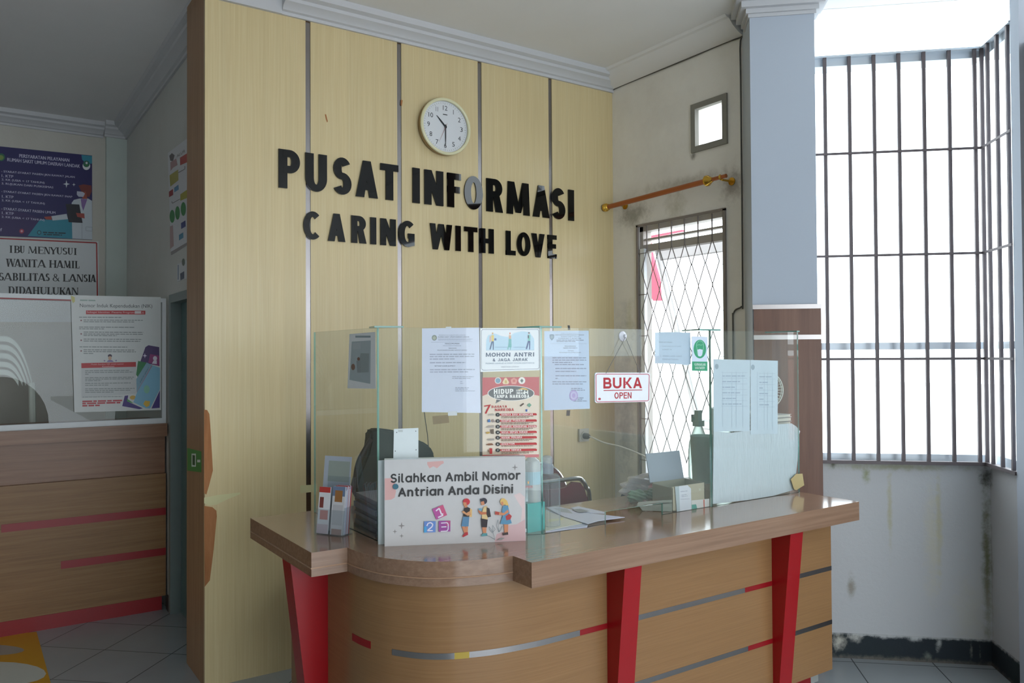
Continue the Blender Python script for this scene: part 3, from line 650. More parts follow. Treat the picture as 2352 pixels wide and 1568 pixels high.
for pts in ([(746, 262), (749, 262), (753, 278), (751, 281), (748, 272)], [(921, 228), (925, 230), (923, 243), (920, 240)]):
    bm = BM(); hexa(bm, *[[on(x, y, 1, v) for x, y in pts] for v in (YP - .0003, YP - .0009)]); mk('chip', bm, RAW, pp, 'small brown chip in the laminate')
bm = BM(); hexa(bm, *[[on(x, y, 1, v) for x, y in [(993, 955), (1030, 952), (1032, 970), (995, 974)]] for v in (YP - .0003, YP - .0012)]); mk('tape', bm, M('tan_tape_rest', (176, 150, 112), .6, var=.15, vscale=60), pp, 'tan tape remnant')
TAPE = M('yellow_tape', (214, 208, 160), .35, var=.05)
bm = BM(); hexa(bm, *[[on(x, y, 1, v) for x, y in [(469, 1142), (500, 1136), (552, 1130), (552, 1134), (520, 1147), (498, 1158), (480, 1160), (469, 1155)]] for v in (YP - .0004, YP - .0016)]); mk('tape', bm, TAPE, pp, 'pale yellow tape patch')
bm = BM(); hexa(bm, *[[on(x, y, 1, v) for x, y in [(690, 1114), (728, 1112), (728, 1128), (690, 1132)]] for v in (YP - .0004, YP - .0016)]); mk('tape', bm, TAPE, pp, 'pale yellow tape patch')

# things fixed to the right wall
cr = thing('curtain_rod', 'copper brown curtain rod with gold finials over the caged window', 'curtain rod', (3.38, 3.4, 2.49))
COPPER = M('copper_rod', (168, 96, 52), .32, .35); GOLD = M('gold_finial', (214, 170, 70), .25, .9)
bm = BM(); tube(bm, [(3.38, 3.86, 2.487), (3.38, 3.03, 2.503)], .0155, 14); tube(bm, [(3.38, 3.03, 2.503), (3.38, 2.90, 2.506)], .011, 12); mk('rod', bm, COPPER, cr, smooth=True)
bm = BM(); lathe(bm, (3.38, 3.875, 2.487), (0, 1, 0), [(.012, -.02), (.02, -.014), (.013, -.006), (.026, .005), (.026, .018), (.015, .028), (.004, .033)], 18); mk('finial', bm, GOLD, cr, smooth=True)
bm = BM(); lathe(bm, (3.38, 3.04, 2.503), (0, -1, 0), [(.016, -.01), (.03, 0), (.03, .012), (.018, .03), (.012, .045)], 18); mk('finial', bm, GOLD, cr, smooth=True)
bm = BM(); lathe(bm, (3.38, 2.94, 2.505), (0, -1, 0), [(.009, -.008), (.016, 0), (.009, .01)], 14); mk('end_bead', bm, GOLD, cr, smooth=True)
for y in (3.79, 2.93):
    bm = BM(); tube(bm, [(3.38, y, 2.49), (XR, y, 2.49)], .006, 8); lathe(bm, (XR, y, 2.49), (-1, 0, 0), [(.022, 0), (.022, .006)], 14); mk('bracket', bm, GOLD, cr)
bm = BM(); pts = [(XR - .006, 3.9, 3.262), (XR - .006, 3.8, 3.266), (XR - .008, 3.3, 3.262), (XR - .006, 2.875, 3.26), (XR - .006, 2.862, 3.2), (XR - .006, 2.86, 2.6), (XR - .006, 2.862, 1.86), (XR - .008, 2.868, 1.80), (XR - .006, 2.925, 1.765), (XR - .006, 2.93, 1.6), (XR - .006, 2.93, .2)]
tube(bm, bez(pts, 6), .0042, 8); mk('wall_cable', bm, M('grey_cable', (86, 84, 80), .5), None, 'thin dark cable clipped along the ceiling edge and down beside the pillar', 'cable', smooth=True)
SOCK = M('socket_plastic', (196, 190, 176), .4)
so = thing('wall_socket', 'worn wall socket with plug low on the wood panel', 'wall socket', tuple(on(1340, 1000, 1, YP)))
bm = BM(); p = on(1340, 1000, 1, YP); box(bm, (p.x - .04, YP - .012, p.z - .035), (p.x + .035, YP, p.z + .045)); lathe(bm, (p.x, YP - .012, p.z), (0, -1, 0), [(.03, 0), (.03, .004), (.022, .004), (.022, .001)], 20); mk('plate', bm, SOCK, so)
bm = BM(); lathe(bm, (p.x, YP - .012, p.z), (0, -1, 0), [(.019, 0), (.019, .028), (.013, .042), (.006, .055)], 16); mk('plug', bm, M('plug_grey', (98, 98, 98), .5), so)
bm = BM(); q = [(p.x, YP - .06, p.z), tuple(on(1360, 1004, 1, 3.78)), tuple(on(1388, 1016, 1, 3.6)), tuple(on(1425, 1025, 1, 3.4)), tuple(on(1465, 1040, 1, 3.2)), tuple(on(1500, 1058, 1, 3.0)), tuple(on(1540, 1090, 1, 2.85)), tuple(on(1560, 1125, 1, 2.8))]
tube(bm, bez(q, 6), .0045, 8); mk('power_cord', bm, M('white_cord', (222, 222, 224), .4), None, 'white power cord sagging from the wall socket towards the counter', 'power cord', smooth=True)

# outdoors
bm = BM(); box(bm, (3.0, -30, -.35), (45, 40, -.2)); mk('ground_outside', bm, M('pale_concrete', (196, 196, 192), .9, var=.05), kind='structure')
bl = thing('building', 'pinkish house wall outside beyond the bay side bars', 'building', tuple(bay(7.5, 2.5, -.2)))
bm = BM(); bbay(bm, 7, 11, -.6, 7, -.2, 1.5); mk('wall', bm, M('pink_render', (196, 138, 128), .8), bl)
bm = BM(); bbay(bm, 6.7, 11.2, -.8, 7.2, 2.9, 3.05); mk('roof_edge', bm, M('red_roof', (190, 96, 92), .7), bl)
bm = BM()
for d_ in (-.4, 1.4, 3.2): bbay(bm, 6.9, 7.1, d_, d_ + .18, -.2, 2.9)
mk('porch_post', bm, M('pink_post', (205, 150, 138), .8), bl)
rf = thing('red_canopy', 'red canopy outside, glimpsed through the caged window', 'canopy', tuple(on(1500, 600, 0, 5.0)))
bm = BM(); p = on(1462, 600, 0, 5.0); box(bm, (5.0, p.y - .02, -.2), (5.05, p.y + .04, 2.2)); box(bm, (5.0, on(1480, 600, 0, 5).y, 2.1), (5.03, p.y, 2.16)); mk('canopy_post', bm, M('post_white', (220, 220, 220), .6), rf)
bm = BM(); P = [on(x, y, 0, 5.0) for x, y in [(1470, 545), (1566, 527), (1566, 531), (1490, 546), (1496, 585), (1512, 640), (1515, 690), (1500, 690), (1470, 640)]]; hexa(bm, P, [p + Vector((.03, 0, 0)) for p in P]); mk('canopy_sheet', bm, M('red_sheet', (214, 60, 84), .5), rf)
# ================================================================== front counter
HC = .9
CTOP = wood('walnut_worktop', (128, 98, 77), (141, 110, 88), (154, 123, 100), (1.6, 70, 70), .13, .6, .7, coat=.35)
RED = M('red_gloss', (152, 10, 20), .28, spec=.5, var=.05)
RED2 = M('dark_red_laminate', (138, 9, 18), .4, var=.05)
CU = [(1.061, 2.553), (1.066, 2.49), (1.081, 2.42), (1.111, 2.342), (1.177, 2.251), (1.239, 2.203), (1.313, 2.17), (1.392, 2.147), (1.454, 2.138)]
fc = thing('reception_counter', 'front information counter with walnut top, curved wood front and red legs', 'counter', (2.1, 2.5, 0))
CU = [(v.x, v.y) for v in bez([(x, y, 0) for x, y in CU], 5)]
topo = [(.936, 2.555), (1.061, 2.553)] + CU[1:] + [(1.454, 2.034), (3.207, 2.034), (3.207, 2.735), (1.55, 2.735), (1.55, 3.243), (.936, 3.243)]
bm = BM(); prism(bm, topo, HC - .08, HC); mk('worktop', bm, CTOP, fc, smooth=True)
# light groove line round the left edge
bm = BM()
def offs(p, k): return (p[0], p[1])
seg = [(.936, 3.243), (.936, 2.555), (1.061, 2.553)]
ln = [Vector((x, y, HC - .052)) for x, y in [(.9355, 3.24), (.9355, 2.5545), (1.0605, 2.5525)]]
tube(bm, ln, .0022, 6); tube(bm, [Vector((x - .0012, y - .0012, HC - .052)) for x, y in CU], .0022, 6)
mk('edge_groove', bm, M('pale_edge_line', (172, 136, 108), .4), fc)
BY = 2.14
CB = [(1.075, 2.62), (1.075, 2.56), (1.082, 2.49), (1.098, 2.425), (1.128, 2.35), (1.188, 2.266), (1.247, 2.219), (1.318, 2.187), (1.394, 2.163), (1.47, 2.15), (1.56, BY)]
def band(pts, z0, z1, th, name, mat, label=None, smooth=True):
    bm = BM(); a = [Vector((x, y, z0)) for x, y in pts]; n = len(a)
    nr = []
    for i in range(n):
        d = (a[min(i + 1, n - 1)] - a[max(i - 1, 0)]).normalized(); nr.append(Vector((d.y, -d.x, 0)))
    # outward is away from the counter's inside (towards -y / -x)
    nr = [v if (v.y < 0 or (abs(v.y) < .3 and v.x < 0)) else -v for v in nr]
    o = [p + q * th for p, q in zip(a, nr)]
    up = Vector((0, 0, z1 - z0))
    for i in range(n - 1):
        quad(bm, [o[i], o[i + 1], o[i + 1] + up, o[i] + up]); quad(bm, [a[i], a[i] + up, a[i + 1] + up, a[i + 1]])
        quad(bm, [o[i] + up, o[i + 1] + up, a[i + 1] + up, a[i] + up]); quad(bm, [o[i], a[i], a[i + 1], o[i + 1]])
    quad(bm, [o[0], o[0] + up, a[0] + up, a[0]]); quad(bm, [o[-1], a[-1], a[-1] + up, o[-1] + up])
    bmesh.ops.remove_doubles(bm, verts=bm.verts, dist=1e-5)
    return mk(name, bm, mat, fc, label, smooth=smooth)
cbf = CB[:]
for i in range(1): pass
crv = [(v.x, v.y) for v in bez([(x, y, 0) for x, y in CB], 5)]
bm = BM(); prism(bm, [(x, y) for x, y in crv] + [(3.157, BY), (3.157, 2.66), (1.5, 2.66), (1.5, 3.16), (1.075, 3.16)], .153, HC - .08); mk('front_panel', bm, HONEY, fc, smooth=True)
def cut(pts, x0, x1): return [p for p in pts if x0 <= p[0] <= x1]
full = crv + [(1.7, BY), (1.853, BY)]
band(cut(crv, 1.125, 3) + [(1.73, BY)], .588, .607, .0015, 'steel_stripe', STEEL)
band([p for p in crv if 1.265 < p[0] < 1.33], .5875, .6075, .0018, 'yellow_tape', M('yellow_strip', (176, 150, 60), .3))
band([(1.73, BY), (1.86, BY)], .588, .607, .0015, 'red_stripe', RED2)
lo = [p for p in crv if p[1] > 2.43][6:]
band(lo, .588, .612, .0015, 'red_stripe', RED2)
band([(1.93, BY), (2.58, BY)], .588, .607, .0015, 'steel_stripe', STEEL); band([(2.58, BY), (2.76, BY)], .588, .607, .0015, 'red_stripe', RED2)
band([(1.86, BY), (2.596, BY)], .352, .371, .0015, 'steel_stripe', STEEL); band([(2.596, BY), (2.76, BY)], .352, .371, .0015, 'red_stripe', RED2)
band([(2.83, BY), (3.157, BY)], .588, .607, .0015, 'steel_stripe', STEEL); band([(2.8, BY), (3.157, BY)], .352, .371, .0015, 'steel_stripe', STEEL)
bm = BM(); prism(bm, [(1.12, 2.58), (1.14, 2.48), (1.2, 2.34), (1.3, 2.25), (1.45, 2.215), (3.085, 2.2), (3.085, 2.6), (1.45, 2.6), (1.45, 3.1), (1.12, 3.1)], 0, .153); mk('skirting', bm, RED2, fc)
bm = BM(); box(bm, (3.086, 2.2, .085), (3.14, 2.56, .153)); mk('end_block', bm, M('grey_block', (150, 152, 148), .6), fc)
def leg(b, t):
    bm = BM(); hexa(bm, b, t); return mk('leg', bm, RED, fc)
zt = HC - .08
for xa, xb in ((1.853, 1.932), (2.75, 2.831)):
    leg([(xa, 2.128, 0), (xb, 2.128, 0), (xb, 2.18, 0), (xa, 2.18, 0)], [(xa, 2.046, zt), (xb, 2.046, zt), (xb, 2.18, zt), (xa, 2.18, zt)])
leg([(1.035, 2.767, 0), (1.078, 2.767, 0), (1.078, 2.856, 0), (1.035, 2.856, 0)], [(.938, 2.767, zt), (1.078, 2.767, zt), (1.078, 2.856, zt), (.938, 2.856, zt)])

# ------------------------------------------------------------------ glass screen on the counter
GL = glass('clear_glass', (.978, .993, .987), 1.0, haze=.04, hazecol=(212, 226, 218)); GE = M('green_glass_edge', (120, 178, 168), .15, var=.05)  # pale haze in the shader stands in for hall reflections on the glass
_p, = [GE.node_tree.nodes['Principled BSDF']]
_p.inputs['Transmission Weight'].default_value = .35
GT = 1.645
def pane(a, b, label, th=.008, z0=HC, z1=GT, hole=None):
    a, b = Vector((a[0], a[1], 0)), Vector((b[0], b[1], 0)); d = (b - a).normalized(); n = Vector((-d.y, d.x, 0)) * th
    bm = BM(); L = (b - a).length
    if hole: prof = [(0, z0), (hole[0], z0), (hole[0], hole[2]), (hole[1], hole[2]), (hole[1], z0), (L, z0), (L, z1), (0, z1)]
    else: prof = [(0, z0), (L, z0), (L, z1), (0, z1)]
    P = [a + d * s + Vector((0, 0, z)) for s, z in prof]; hexa(bm, P, [p + n for p in P], 1)
    bmesh.ops.recalc_face_normals(bm, faces=bm.faces); bm.faces.ensure_lookup_table()
    nn = n.normalized()
    for f in bm.faces:
        f.normal_update(); f.material_index = 0 if abs(f.normal.dot(nn)) > .9 else 1
    return mk('glass_pane', bm, [GL, GE], gs)
gs = thing('glass_screen', 'clear glass screen with taped notices standing on the front counter', 'glass screen', (2.0, 2.4, HC))
GA, GB, GC2, GD, GEe = (1.184, 3.2), (1.181, 2.575), (1.714, 2.326), (2.601, 2.326), (3.197, 2.326)
pane(GA, GB, 'left end pane of the glass screen, with the taped photocopy')
pane((1.183, 2.5735), (1.708, 2.3285), 'slanted pane of the glass screen, behind the queue number sign')
pane(GC2, (2.599, 2.326), 'middle pane of the glass screen with the open slot and hanging sign', hole=(2.012 - 1.714, 2.313 - 1.714, .947))
pane((2.604, 2.326), GEe, 'right pane of the glass screen covered with white sheets')
def brace(pts, label):
    bm = BM(); prism(bm, pts, GT, GT + .006); mk('glass_brace', bm, [GE], gs)
brace([(1.17, 2.57), (1.19, 2.66), (1.27, 2.545)], 'small glass brace on the leftmost screen corner')
brace([(1.70, 2.32), (1.69, 2.45), (1.71, 2.45), (1.80, 2.335), (1.80, 2.32)], 'small glass brace above the slanted and middle panes')
brace([(2.53, 2.32), (2.56, 2.45), (2.62, 2.45), (2.66, 2.335), (2.66, 2.32)], 'small glass brace where the middle and right panes meet')
brace([(3.18, 2.32), (3.18, 2.5), (3.2, 2.5), (3.2, 2.32)], 'small glass brace at the right end of the screen')
# ================================================================== letters and clock on the panels
ACR = M('black_acrylic', (10, 10, 11), .03, spec=.42, var=.02, coat=0)
def sx(x, y): return on(x / 2.94 + 600, y / 2.94 + 200, 1, YP).x
def letters(word, spans, z0, z1, yy, t, ords, line):
    n = 0
    for ch, (a, b) in zip(word, spans):
        xa, xb = sx(a, yy), sx(b, yy); W, Hh = xb - xa, z1 - z0
        bm = BM(); k_ = 0
        for p in glyph(ch, W, Hh, t):
            k_ += 1
            ar = sum(p[i][0] * p[(i + 1) % len(p)][1] - p[(i + 1) % len(p)][0] * p[i][1] for i in range(len(p)))
            if ar < 0: p = p[::-1]
            hexa(bm, [(xa + u, YP - .010 - k_ * .00004, z0 + v) for u, v in p], [(xa + u, YP - .0005, z0 + v) for u, v in p])
        # (front faces are coplanar, the letter reads as one piece of acrylic)
        mk('wall_letter', bm, ACR, None, 'black acrylic wall letter %s, %s letter of the %s line' % (ch, ords[n], line), 'letter', 'black letters on the wood panels'); n += 1
ORD = ['first', 'second', 'third', 'fourth', 'fifth', 'sixth', 'seventh', 'eighth', 'ninth', 'tenth', 'eleventh', 'twelfth', 'thirteenth', 'fourteenth', 'fifteenth']
letters('PUSATINFORMASI', [(114, 258), (294, 440), (480, 605), (634, 783), (801, 922), (1018, 1066), (1098, 1225), (1252, 1344), (1366, 1490), (1516, 1626), (1653, 1807), (1829, 1940), (1956, 2046), (2067, 2107)], 2.380, 2.573, 640, .044, ORD, 'upper')
letters('CARINGWITHLOVE', [(281, 395), (447, 564), (605, 706), (735, 771), (801, 905), (926, 1030), (1136, 1284), (1309, 1342), (1367, 1455), (1476, 1565), (1648, 1712), (1722, 1812), (1821, 1908), (1930, 1989)], 2.135, 2.278, 1000, .033, ORD, 'lower')

ck = thing('wall_clock', 'round cream rimmed wall clock showing half past ten above the letters', 'clock', (2.194, YP - .02, 2.819))
c0 = Vector((2.194, YP, 2.819)); A = (0, -1, 0)
bm = BM(); lathe(bm, c0, A, [(.1595, .044), (.157, .051), (.150, .054), (.144, .051), (.142, .041)], 64, cap=False); mk('rim', bm, M('cream_rim', (226, 222, 184), .35), ck, smooth=True)
bm = BM(); lathe(bm, c0, A, [(.148, 0), (.156, .012), (.1595, .044)], 64, cap=False); mk('case', bm, M('clock_case', (150, 122, 72), .35, .3), ck, smooth=True)
bm = BM(); lathe(bm, c0, A, [(.1435, .0), (.1435, .037)], 64); mk('dial', bm, M('clock_dial', (226, 228, 232), .5, var=.02), ck)
a = Art(c0 + Vector((0, -.0372, 0)), A); a.mats = [ink('#30363a')]
def cpt(r, ang): return Vector((c0.x + r * math.sin(R(ang)), c0.y - .0374, c0.z + r * math.cos(R(ang))))
for k in range(60):
    r0 = .128 if k % 5 else .124; d = Vector((math.cos(R(k * 6)), 0, -math.sin(R(k * 6)))) * .0006
    a.face([cpt(r0, k * 6) - d, cpt(r0, k * 6) + d, cpt(.134, k * 6) + d, cpt(.134, k * 6) - d], 0)
for k in range(1, 13):
    s = str(k); c = cpt(.105, k * 30); vs, fs = text_tris(s, .012); h = .026; w = h * (.12 if k == 1 else (.48 if k == 11 else (.62 if k < 10 else 1.1)))
    bv = [a.bm.verts.new(c + Vector(((p[0] - .5) * w, 0, (p[1] - .5) * h))) for p in vs]
    for f in fs:
        q = a.bm.faces.new([bv[i] for i in f]); q.normal_update()
        if q.normal.y > 0: q.normal_flip()
vs, fs = [(0, 0), (1, 0), (1, 1), (0, 1)], [(0, 1, 2, 3)]; bv = [a.bm.verts.new(c0 + Vector(((p[0] - .5) * .028, -.0374, .068 + (p[1] - .5) * .005))) for p in vs]
for f in fs:
    q = a.bm.faces.new([bv[i] for i in f]); q.normal_update()
    if q.normal.y > 0: q.normal_flip()
a.done('dial_markings', parent=ck)
HAND = M('hand_black', (40, 44, 48), .4)
def hand(name, L, back, w, ang, y, mat):
    bm = BM(); u = Vector((math.sin(R(ang)), 0, math.cos(R(ang)))); v = Vector((math.cos(R(ang)), 0, -math.sin(R(ang)))); o = c0 + Vector((0, -y - .011, 0))
    P = [o - u * back - v * w * .6, o - v * w, o + u * L * .55 - v * w * .9, o + u * L - v * w * .25, o + u * L + v * w * .25, o + u * L * .55 + v * w * .9, o + v * w, o - u * back + v * w * .6]
    hexa(bm, P, [p + Vector((0, -.001, 0)) for p in P]); mk(name, bm, mat, ck)
hand('hour_hand', .078, .01, .0048, 315, .0285, HAND); hand('minute_hand', .112, .012, .0034, 180, .0305, HAND); hand('second_hand', .1, .02, .0008, 205, .0325, M('second_red', (150, 70, 60), .4))
bm = BM(); lathe(bm, c0, A, [(.007, .038), (.007, .0445), (.003, .046)], 16); mk('hub', bm, HAND, ck)
bm = BM(); lathe(bm, c0, A, [(.1425, .0475), (.1, .0495), (.05, .0503), (.0001, .0506)], 48, cap=False); mk('front_glass', bm, glass('clock_glass', (.98, .985, .985), .9), ck, smooth=True)

# ------------------------------------------------------------------ green number sticker on the partition's end
a = Art((.9165, 4.1, 1.03), (-1, 0, 0), 430, 1028, 1); a.sheet([(0, 0), (32, 8), (32, 56), (0, 52)], '#3f8a3c', .001)
a.rect(10, 13, 20, 43, '#dfe8df'); a.poly([(12, 16), (18, 17), (18, 40), (12, 39)], '#2c5a34'); a.rect(23, 27, 30, 33, '#e8efe8')
a.done('green_sticker', 'green sticker with a white number on the brown partition end', 'sticker')

# ================================================================== left part: posters, sign, counter
q4 = lambda s, p, c, th=.0015: s.sheet(p, c, th)
a = Art((0, YB - .002, 0), (0, -1, 0), 0, 320, 6.535)
bx0, bx1 = -420, 1385
a.sheet([(bx0, 60), (1382, 240), (1385, 1505), (bx0, 1432)], '#221c5e', .002)
a.poly([(bx0, 980), (400, 1100), (640, 1210), (420, 1445), (bx0, 1420)], '#33205f')
a.poly([(1222, 232), (1381, 246), (1381, 360), (1300, 370), (1232, 300)], '#2f8fa8')
a.poly([(600, 1200), (1080, 1190), (1090, 1488), (415, 1448)], '#2b8fa6')
a.ell(15, 265, 62, 58, '#2d6b52'); a.ell(15, 270, 40, 36, '#7f9a4e')
a.ell(1297, 395, 58, 62, '#e8ecee'); a.ell(1297, 365, 50, 50, '#2b6a58'); a.poly([(1270, 370), (1325, 374), (1300, 415)], '#2f7a3c'); a.ell(1300, 352, 16, 18, '#dfe6ea')
W = '#c9c6e2'
a.text('PERSYARATAN PELAYANAN', 290, 268, 1040, 335, 52, W, .03); a.text('RUMAH SAKIT UMUM DAERAH LANDAK', 110, 325, 1200, 425, 52, W, .03)
for t, x0, y, x1 in (('- SYARAT-SYARAT PASIEN JKN RAWAT JALAN', 20, 500, 1120), ('1. KTP', 25, 562, 200), ('2. KK (USIA < 17 TAHUN)', 25, 622, 668), ('3. RUJUKAN DARI PUSKESMAS', 25, 682, 800), ('- SYARAT-SYARAT PASIEN JKN RAWAT INAP', 20, 800, 1085), ('1. KTP', 30, 872, 202), ('2. KK (USIA < 17 TAHUN)', 25, 934, 672), ('- SYARAT-SYARAT PASIEN UMUM', 20, 1055, 830), ('1. KTP', 30, 1120, 205), ('2. KK (USIA < 17 TAHUN)', 25, 1182, 668)):
    a.text(t, x0, y, x1, y + (x1 - x0) * .078, 40, W, .02)
a.star(997, 668, 52, 58, '#dfe3ee'); a.star(1108, 676, 26, 28, '#dfe3ee')
a.poly([(1075, 950), (1110, 905), (1190, 885), (1320, 885), (1381, 920), (1384, 1500), (1085, 1486)], '#c8d0d8'); a.poly([(1212, 890), (1310, 895), (1250, 1070), (1225, 1000)], '#8a6aa8')
a.poly([(1180, 690), (1250, 672), (1370, 690), (1375, 780), (1340, 860), (1250, 850)], '#7a2f28'); a.poly([(1215, 790), (1290, 780), (1310, 890), (1240, 890)], '#a04a34'); a.poly([(1155, 775), (1240, 785), (1275, 810), (1250, 862), (1180, 858), (1152, 825)], '#c2c4d6')
a.poly([(770, 1150), (1000, 1115), (1020, 1195), (790, 1215)], '#c8d0d8'); a.poly([(660, 1160), (770, 1150), (778, 1205), (690, 1200)], '#a8453a')
a.poly([(985, 965), (1190, 975), (1240, 1252), (1030, 1240)], '#1a1826'); a.poly([(1140, 1100), (1265, 1110), (1270, 1185), (1160, 1160)], '#a8453a')
a.frame([(1290, 1310), (1383, 1316), (1383, 1375), (1290, 1368)], 5, '#8e98a4'); a.line([(1230, 1260), (1232, 1490)], 5, '#8e98a4')
a.ell(325, 1375, 36, 36, '#a83250'); a.ell(325, 1375, 18, 18, '#d8a0b0'); a.text('f', 5, 1375, 30, 1376, 46, W, .03)
a.ell(588, 1395, 32, 34, '#1d4a56'); a.ell(588, 1395, 20, 22, '#3a9cb0'); a.lines(645, 985, [(1402, 985)], 18, '#12343e', 13, 71); a.lines(655, 930, [(1432, 930)], 16, '#12343e', 10, 72)
a.done('poster', 'dark blue service requirements poster with masked doctor drawing on the far wall', 'poster')
a = Art((0, YB - .004, 0), (0, -1, 0), 0, 300, 3.92)
a.sheet([(-230, 944), (887, 995), (893, 1720), (-230, 1720)], '#d8dcde', .004)
a.line([(-225, 958), (870, 1008), (880, 1715)], 12, '#a82020')
BK = '#131313'
a.glyphs('IBUMENYUSUI', [(76, 122), (126, 180), (176, 222), (252, 335), (340, 392), (396, 452), (450, 510), (508, 560), (563, 606), (608, 655), (662, 694)], 1097, 1118, 66, 62, BK, .2, .075, .06)
a.glyphs('WANITAHAMIL', [(57, 135), (132, 190), (192, 250), (250, 282), (284, 335), (340, 412), (442, 510), (512, 570), (572, 640), (642, 672), (674, 716)], 1222, 1238, 72, 66, BK, .2, .075, .06)
a.glyphs('DISABILITAS', [(-110, -55), (-52, -24), (-12, 36), (36, 108), (112, 164), (166, 200), (202, 256), (258, 290), (294, 342), (344, 408), (410, 448)], 1345, 1352, 70, 68, BK, .2, .075, .06)
a.glyphs('&', [(474, 538)], 1354, 1355, 68, 68, BK, .13, .05, 0); a.glyphs('LANSIA', [(566, 622), (622, 688), (690, 750), (752, 790), (792, 818), (818, 862)], 1356, 1361, 68, 66, BK, .2, .075, .06)
a.glyphs('DIDAHULUKAN', [(74, 132), (136, 166), (170, 228), (228, 290), (294, 356), (360, 420), (424, 470), (472, 530), (534, 590), (590, 640), (644, 706)], 1468, 1476, 68, 64, BK, .2, .075, .06)
a.done('wall_sign', 'white sign with red border and black serif words below the blue poster', 'sign')
a = Art((XW - .002, 5, 0), (-1, 0, 0), 370, 310, 4.014)
a.sheet([(62, 165), (330, -40), (330, 960), (90, 1105)], '#d4d6da', .002)
a.poly([(75, 190), (100, 165), (125, 185), (110, 240), (85, 235)], '#5a5254'); a.poly([(85, 250), (140, 215), (152, 275), (110, 300), (88, 330)], '#b08a8c'); a.poly([(78, 370), (158, 315), (160, 415), (85, 475)], '#a8a24e')
a.poly([(174, 208), (330, 110), (330, 210), (176, 278)], '#b04038'); a.poly([(73, 520), (110, 495), (112, 550), (74, 572)], '#9a2f34'); a.poly([(120, 485), (160, 455), (164, 500), (122, 528)], '#5f93b8'); a.poly([(178, 545), (330, 440), (330, 540), (178, 605)], '#aaa43c')
a.ell(103, 748, 24, 60, '#3f8a48'); a.ell(152, 716, 22, 62, '#3f8a48'); a.ell(206, 680, 24, 64, '#3f8a48'); a.poly([(184, 810), (225, 785), (228, 840), (186, 865)], '#3b4584'); a.poly([(165, 920), (205, 895), (207, 945), (166, 970)], '#4f92b4')
a.poly([(82, 840), (110, 830), (118, 1020), (84, 1050)], '#b79a9a'); a.poly([(90, 1075), (330, 935), (330, 960), (92, 1105)], '#8f8888'); a.line([(100, 610), (105, 628), (175, 588)], 5, '#555'[:1] + '555555'); a.line([(160, 345), (220, 312), (220, 285)], 5, '#555555')
a.text('ALUR', 146, 208, 222, 156, 26, '#555555', .02)
a.done('wall_poster', 'flow chart poster with coloured boxes on the corridor wall beside the partition', 'poster')
a = Art((XW - .002, 5, 0), (-1, 0, 0), 370, 310, 4.014); a.sheet([(146, 1190), (330, 1110), (330, 1290), (148, 1350)], '#cfd2d6', .001)
a.rect(152, 1195, 164, 1330, '#8d98aa'); a.poly([(176, 1275), (214, 1252), (214, 1320), (178, 1336)], '#4d5368'); a.ell(206, 1170, 14, 34, '#5c6a60'); a.done('wall_notice', 'small notice under the flow chart poster above the teal door', 'notice')

lc = thing('registration_counter', 'long wood counter with red stripes in the left background', 'counter', (0, 5.5, 0))
YL = 5.273
HON2 = wood('honey_counter', (126, 92, 58), (138, 103, 66), (149, 114, 76), (2.5, 3, 70), .4, .4, .7)
CT2 = wood('brown_ledge', (122, 88, 66), (136, 100, 76), (148, 112, 88), (2.2, 50, 50), .35, .4, .8)
bm = BM(); box(bm, (-1.6, YL - .04, 1.06), (1.008, 5.85, 1.138)); mk('worktop', bm, CT2, lc)
bm = BM(); box(bm, (-1.6, YL + .03, .83), (1.008, 5.8, 1.06)); mk('upper_panel', bm, CT2, lc)
bm = BM(); box(bm, (-1.6, YL, .082), (1.008, 5.8, .83)); mk('front_panel', bm, HON2, lc)
for x0, z0, z1 in ((.155, .576, .620), (.445, .330, .374)):
    bm = BM(); box(bm, (x0, YL - .0025, z0), (1.008, YL, z1)); mk('red_stripe', bm, RED2, lc)
bm = BM(); box(bm, (-1.6, YL - .004, 0), (.985, 5.7, .082)); mk('skirting', bm, RED2, lc)
ls = thing('counter_screen', 'white framed clear screen with arched opening on the left counter', 'screen', (0, 5.3, 1.138))
FRW = M('white_frame', (216, 220, 222), .4)
bm = BM(); xL = -1.5; c_ = on(0, 976, 1, 5.28).x; ro = .235; rz = .27
pts = [(xL, 1.17), (c_ - ro, 1.17)] + [(c_ - ro * math.cos(R(a_)), 1.17 + rz * math.sin(R(a_))) for a_ in range(12, 180, 12)] + [(c_ + ro, 1.17), (.985, 1.17), (.985, 1.88), (xL, 1.88)]
hexa(bm, [(x, 5.278, z) for x, z in pts], [(x, 5.283, z) for x, z in pts]); mk('clear_sheet', bm, glass('acrylic_sheet', (.93, .95, .95), 1.0, haze=.035, hazecol=(200, 206, 200)), ls)
bm = BM(); box(bm, (xL, 5.262, 1.138), (1.006, 5.292, 1.170)); box(bm, (xL, 5.262, 1.88), (1.006, 5.292, 1.905)); box(bm, (.984, 5.262, 1.17), (1.006, 5.292, 1.88)); mk('frame', bm, FRW, ls)
bm = BM(); box(bm, (xL, 5.260, 1.872), (.62, 5.262, 1.88)); mk('red_line', bm, RED2, ls)
a = Art((0, 5.257, 0), (0, -1, 0), 150, 670, 5.058)
a.sheet([(66, 36), (1110, 60), (1112, 1370), (105, 1397)], '#d2d4d2', .0012)
a.poly([(66, 40), (110, 60), (112, 110), (90, 130), (72, 90)], '#c9c27a'); a.lines(170, 350, [(102, 350)], 14, '#8fa39a', 4, 2)
a.text('Nomor Induk Kependudukan (NIK)', 168, 190, 1010, 196, 56, '#3c3f42', .0)
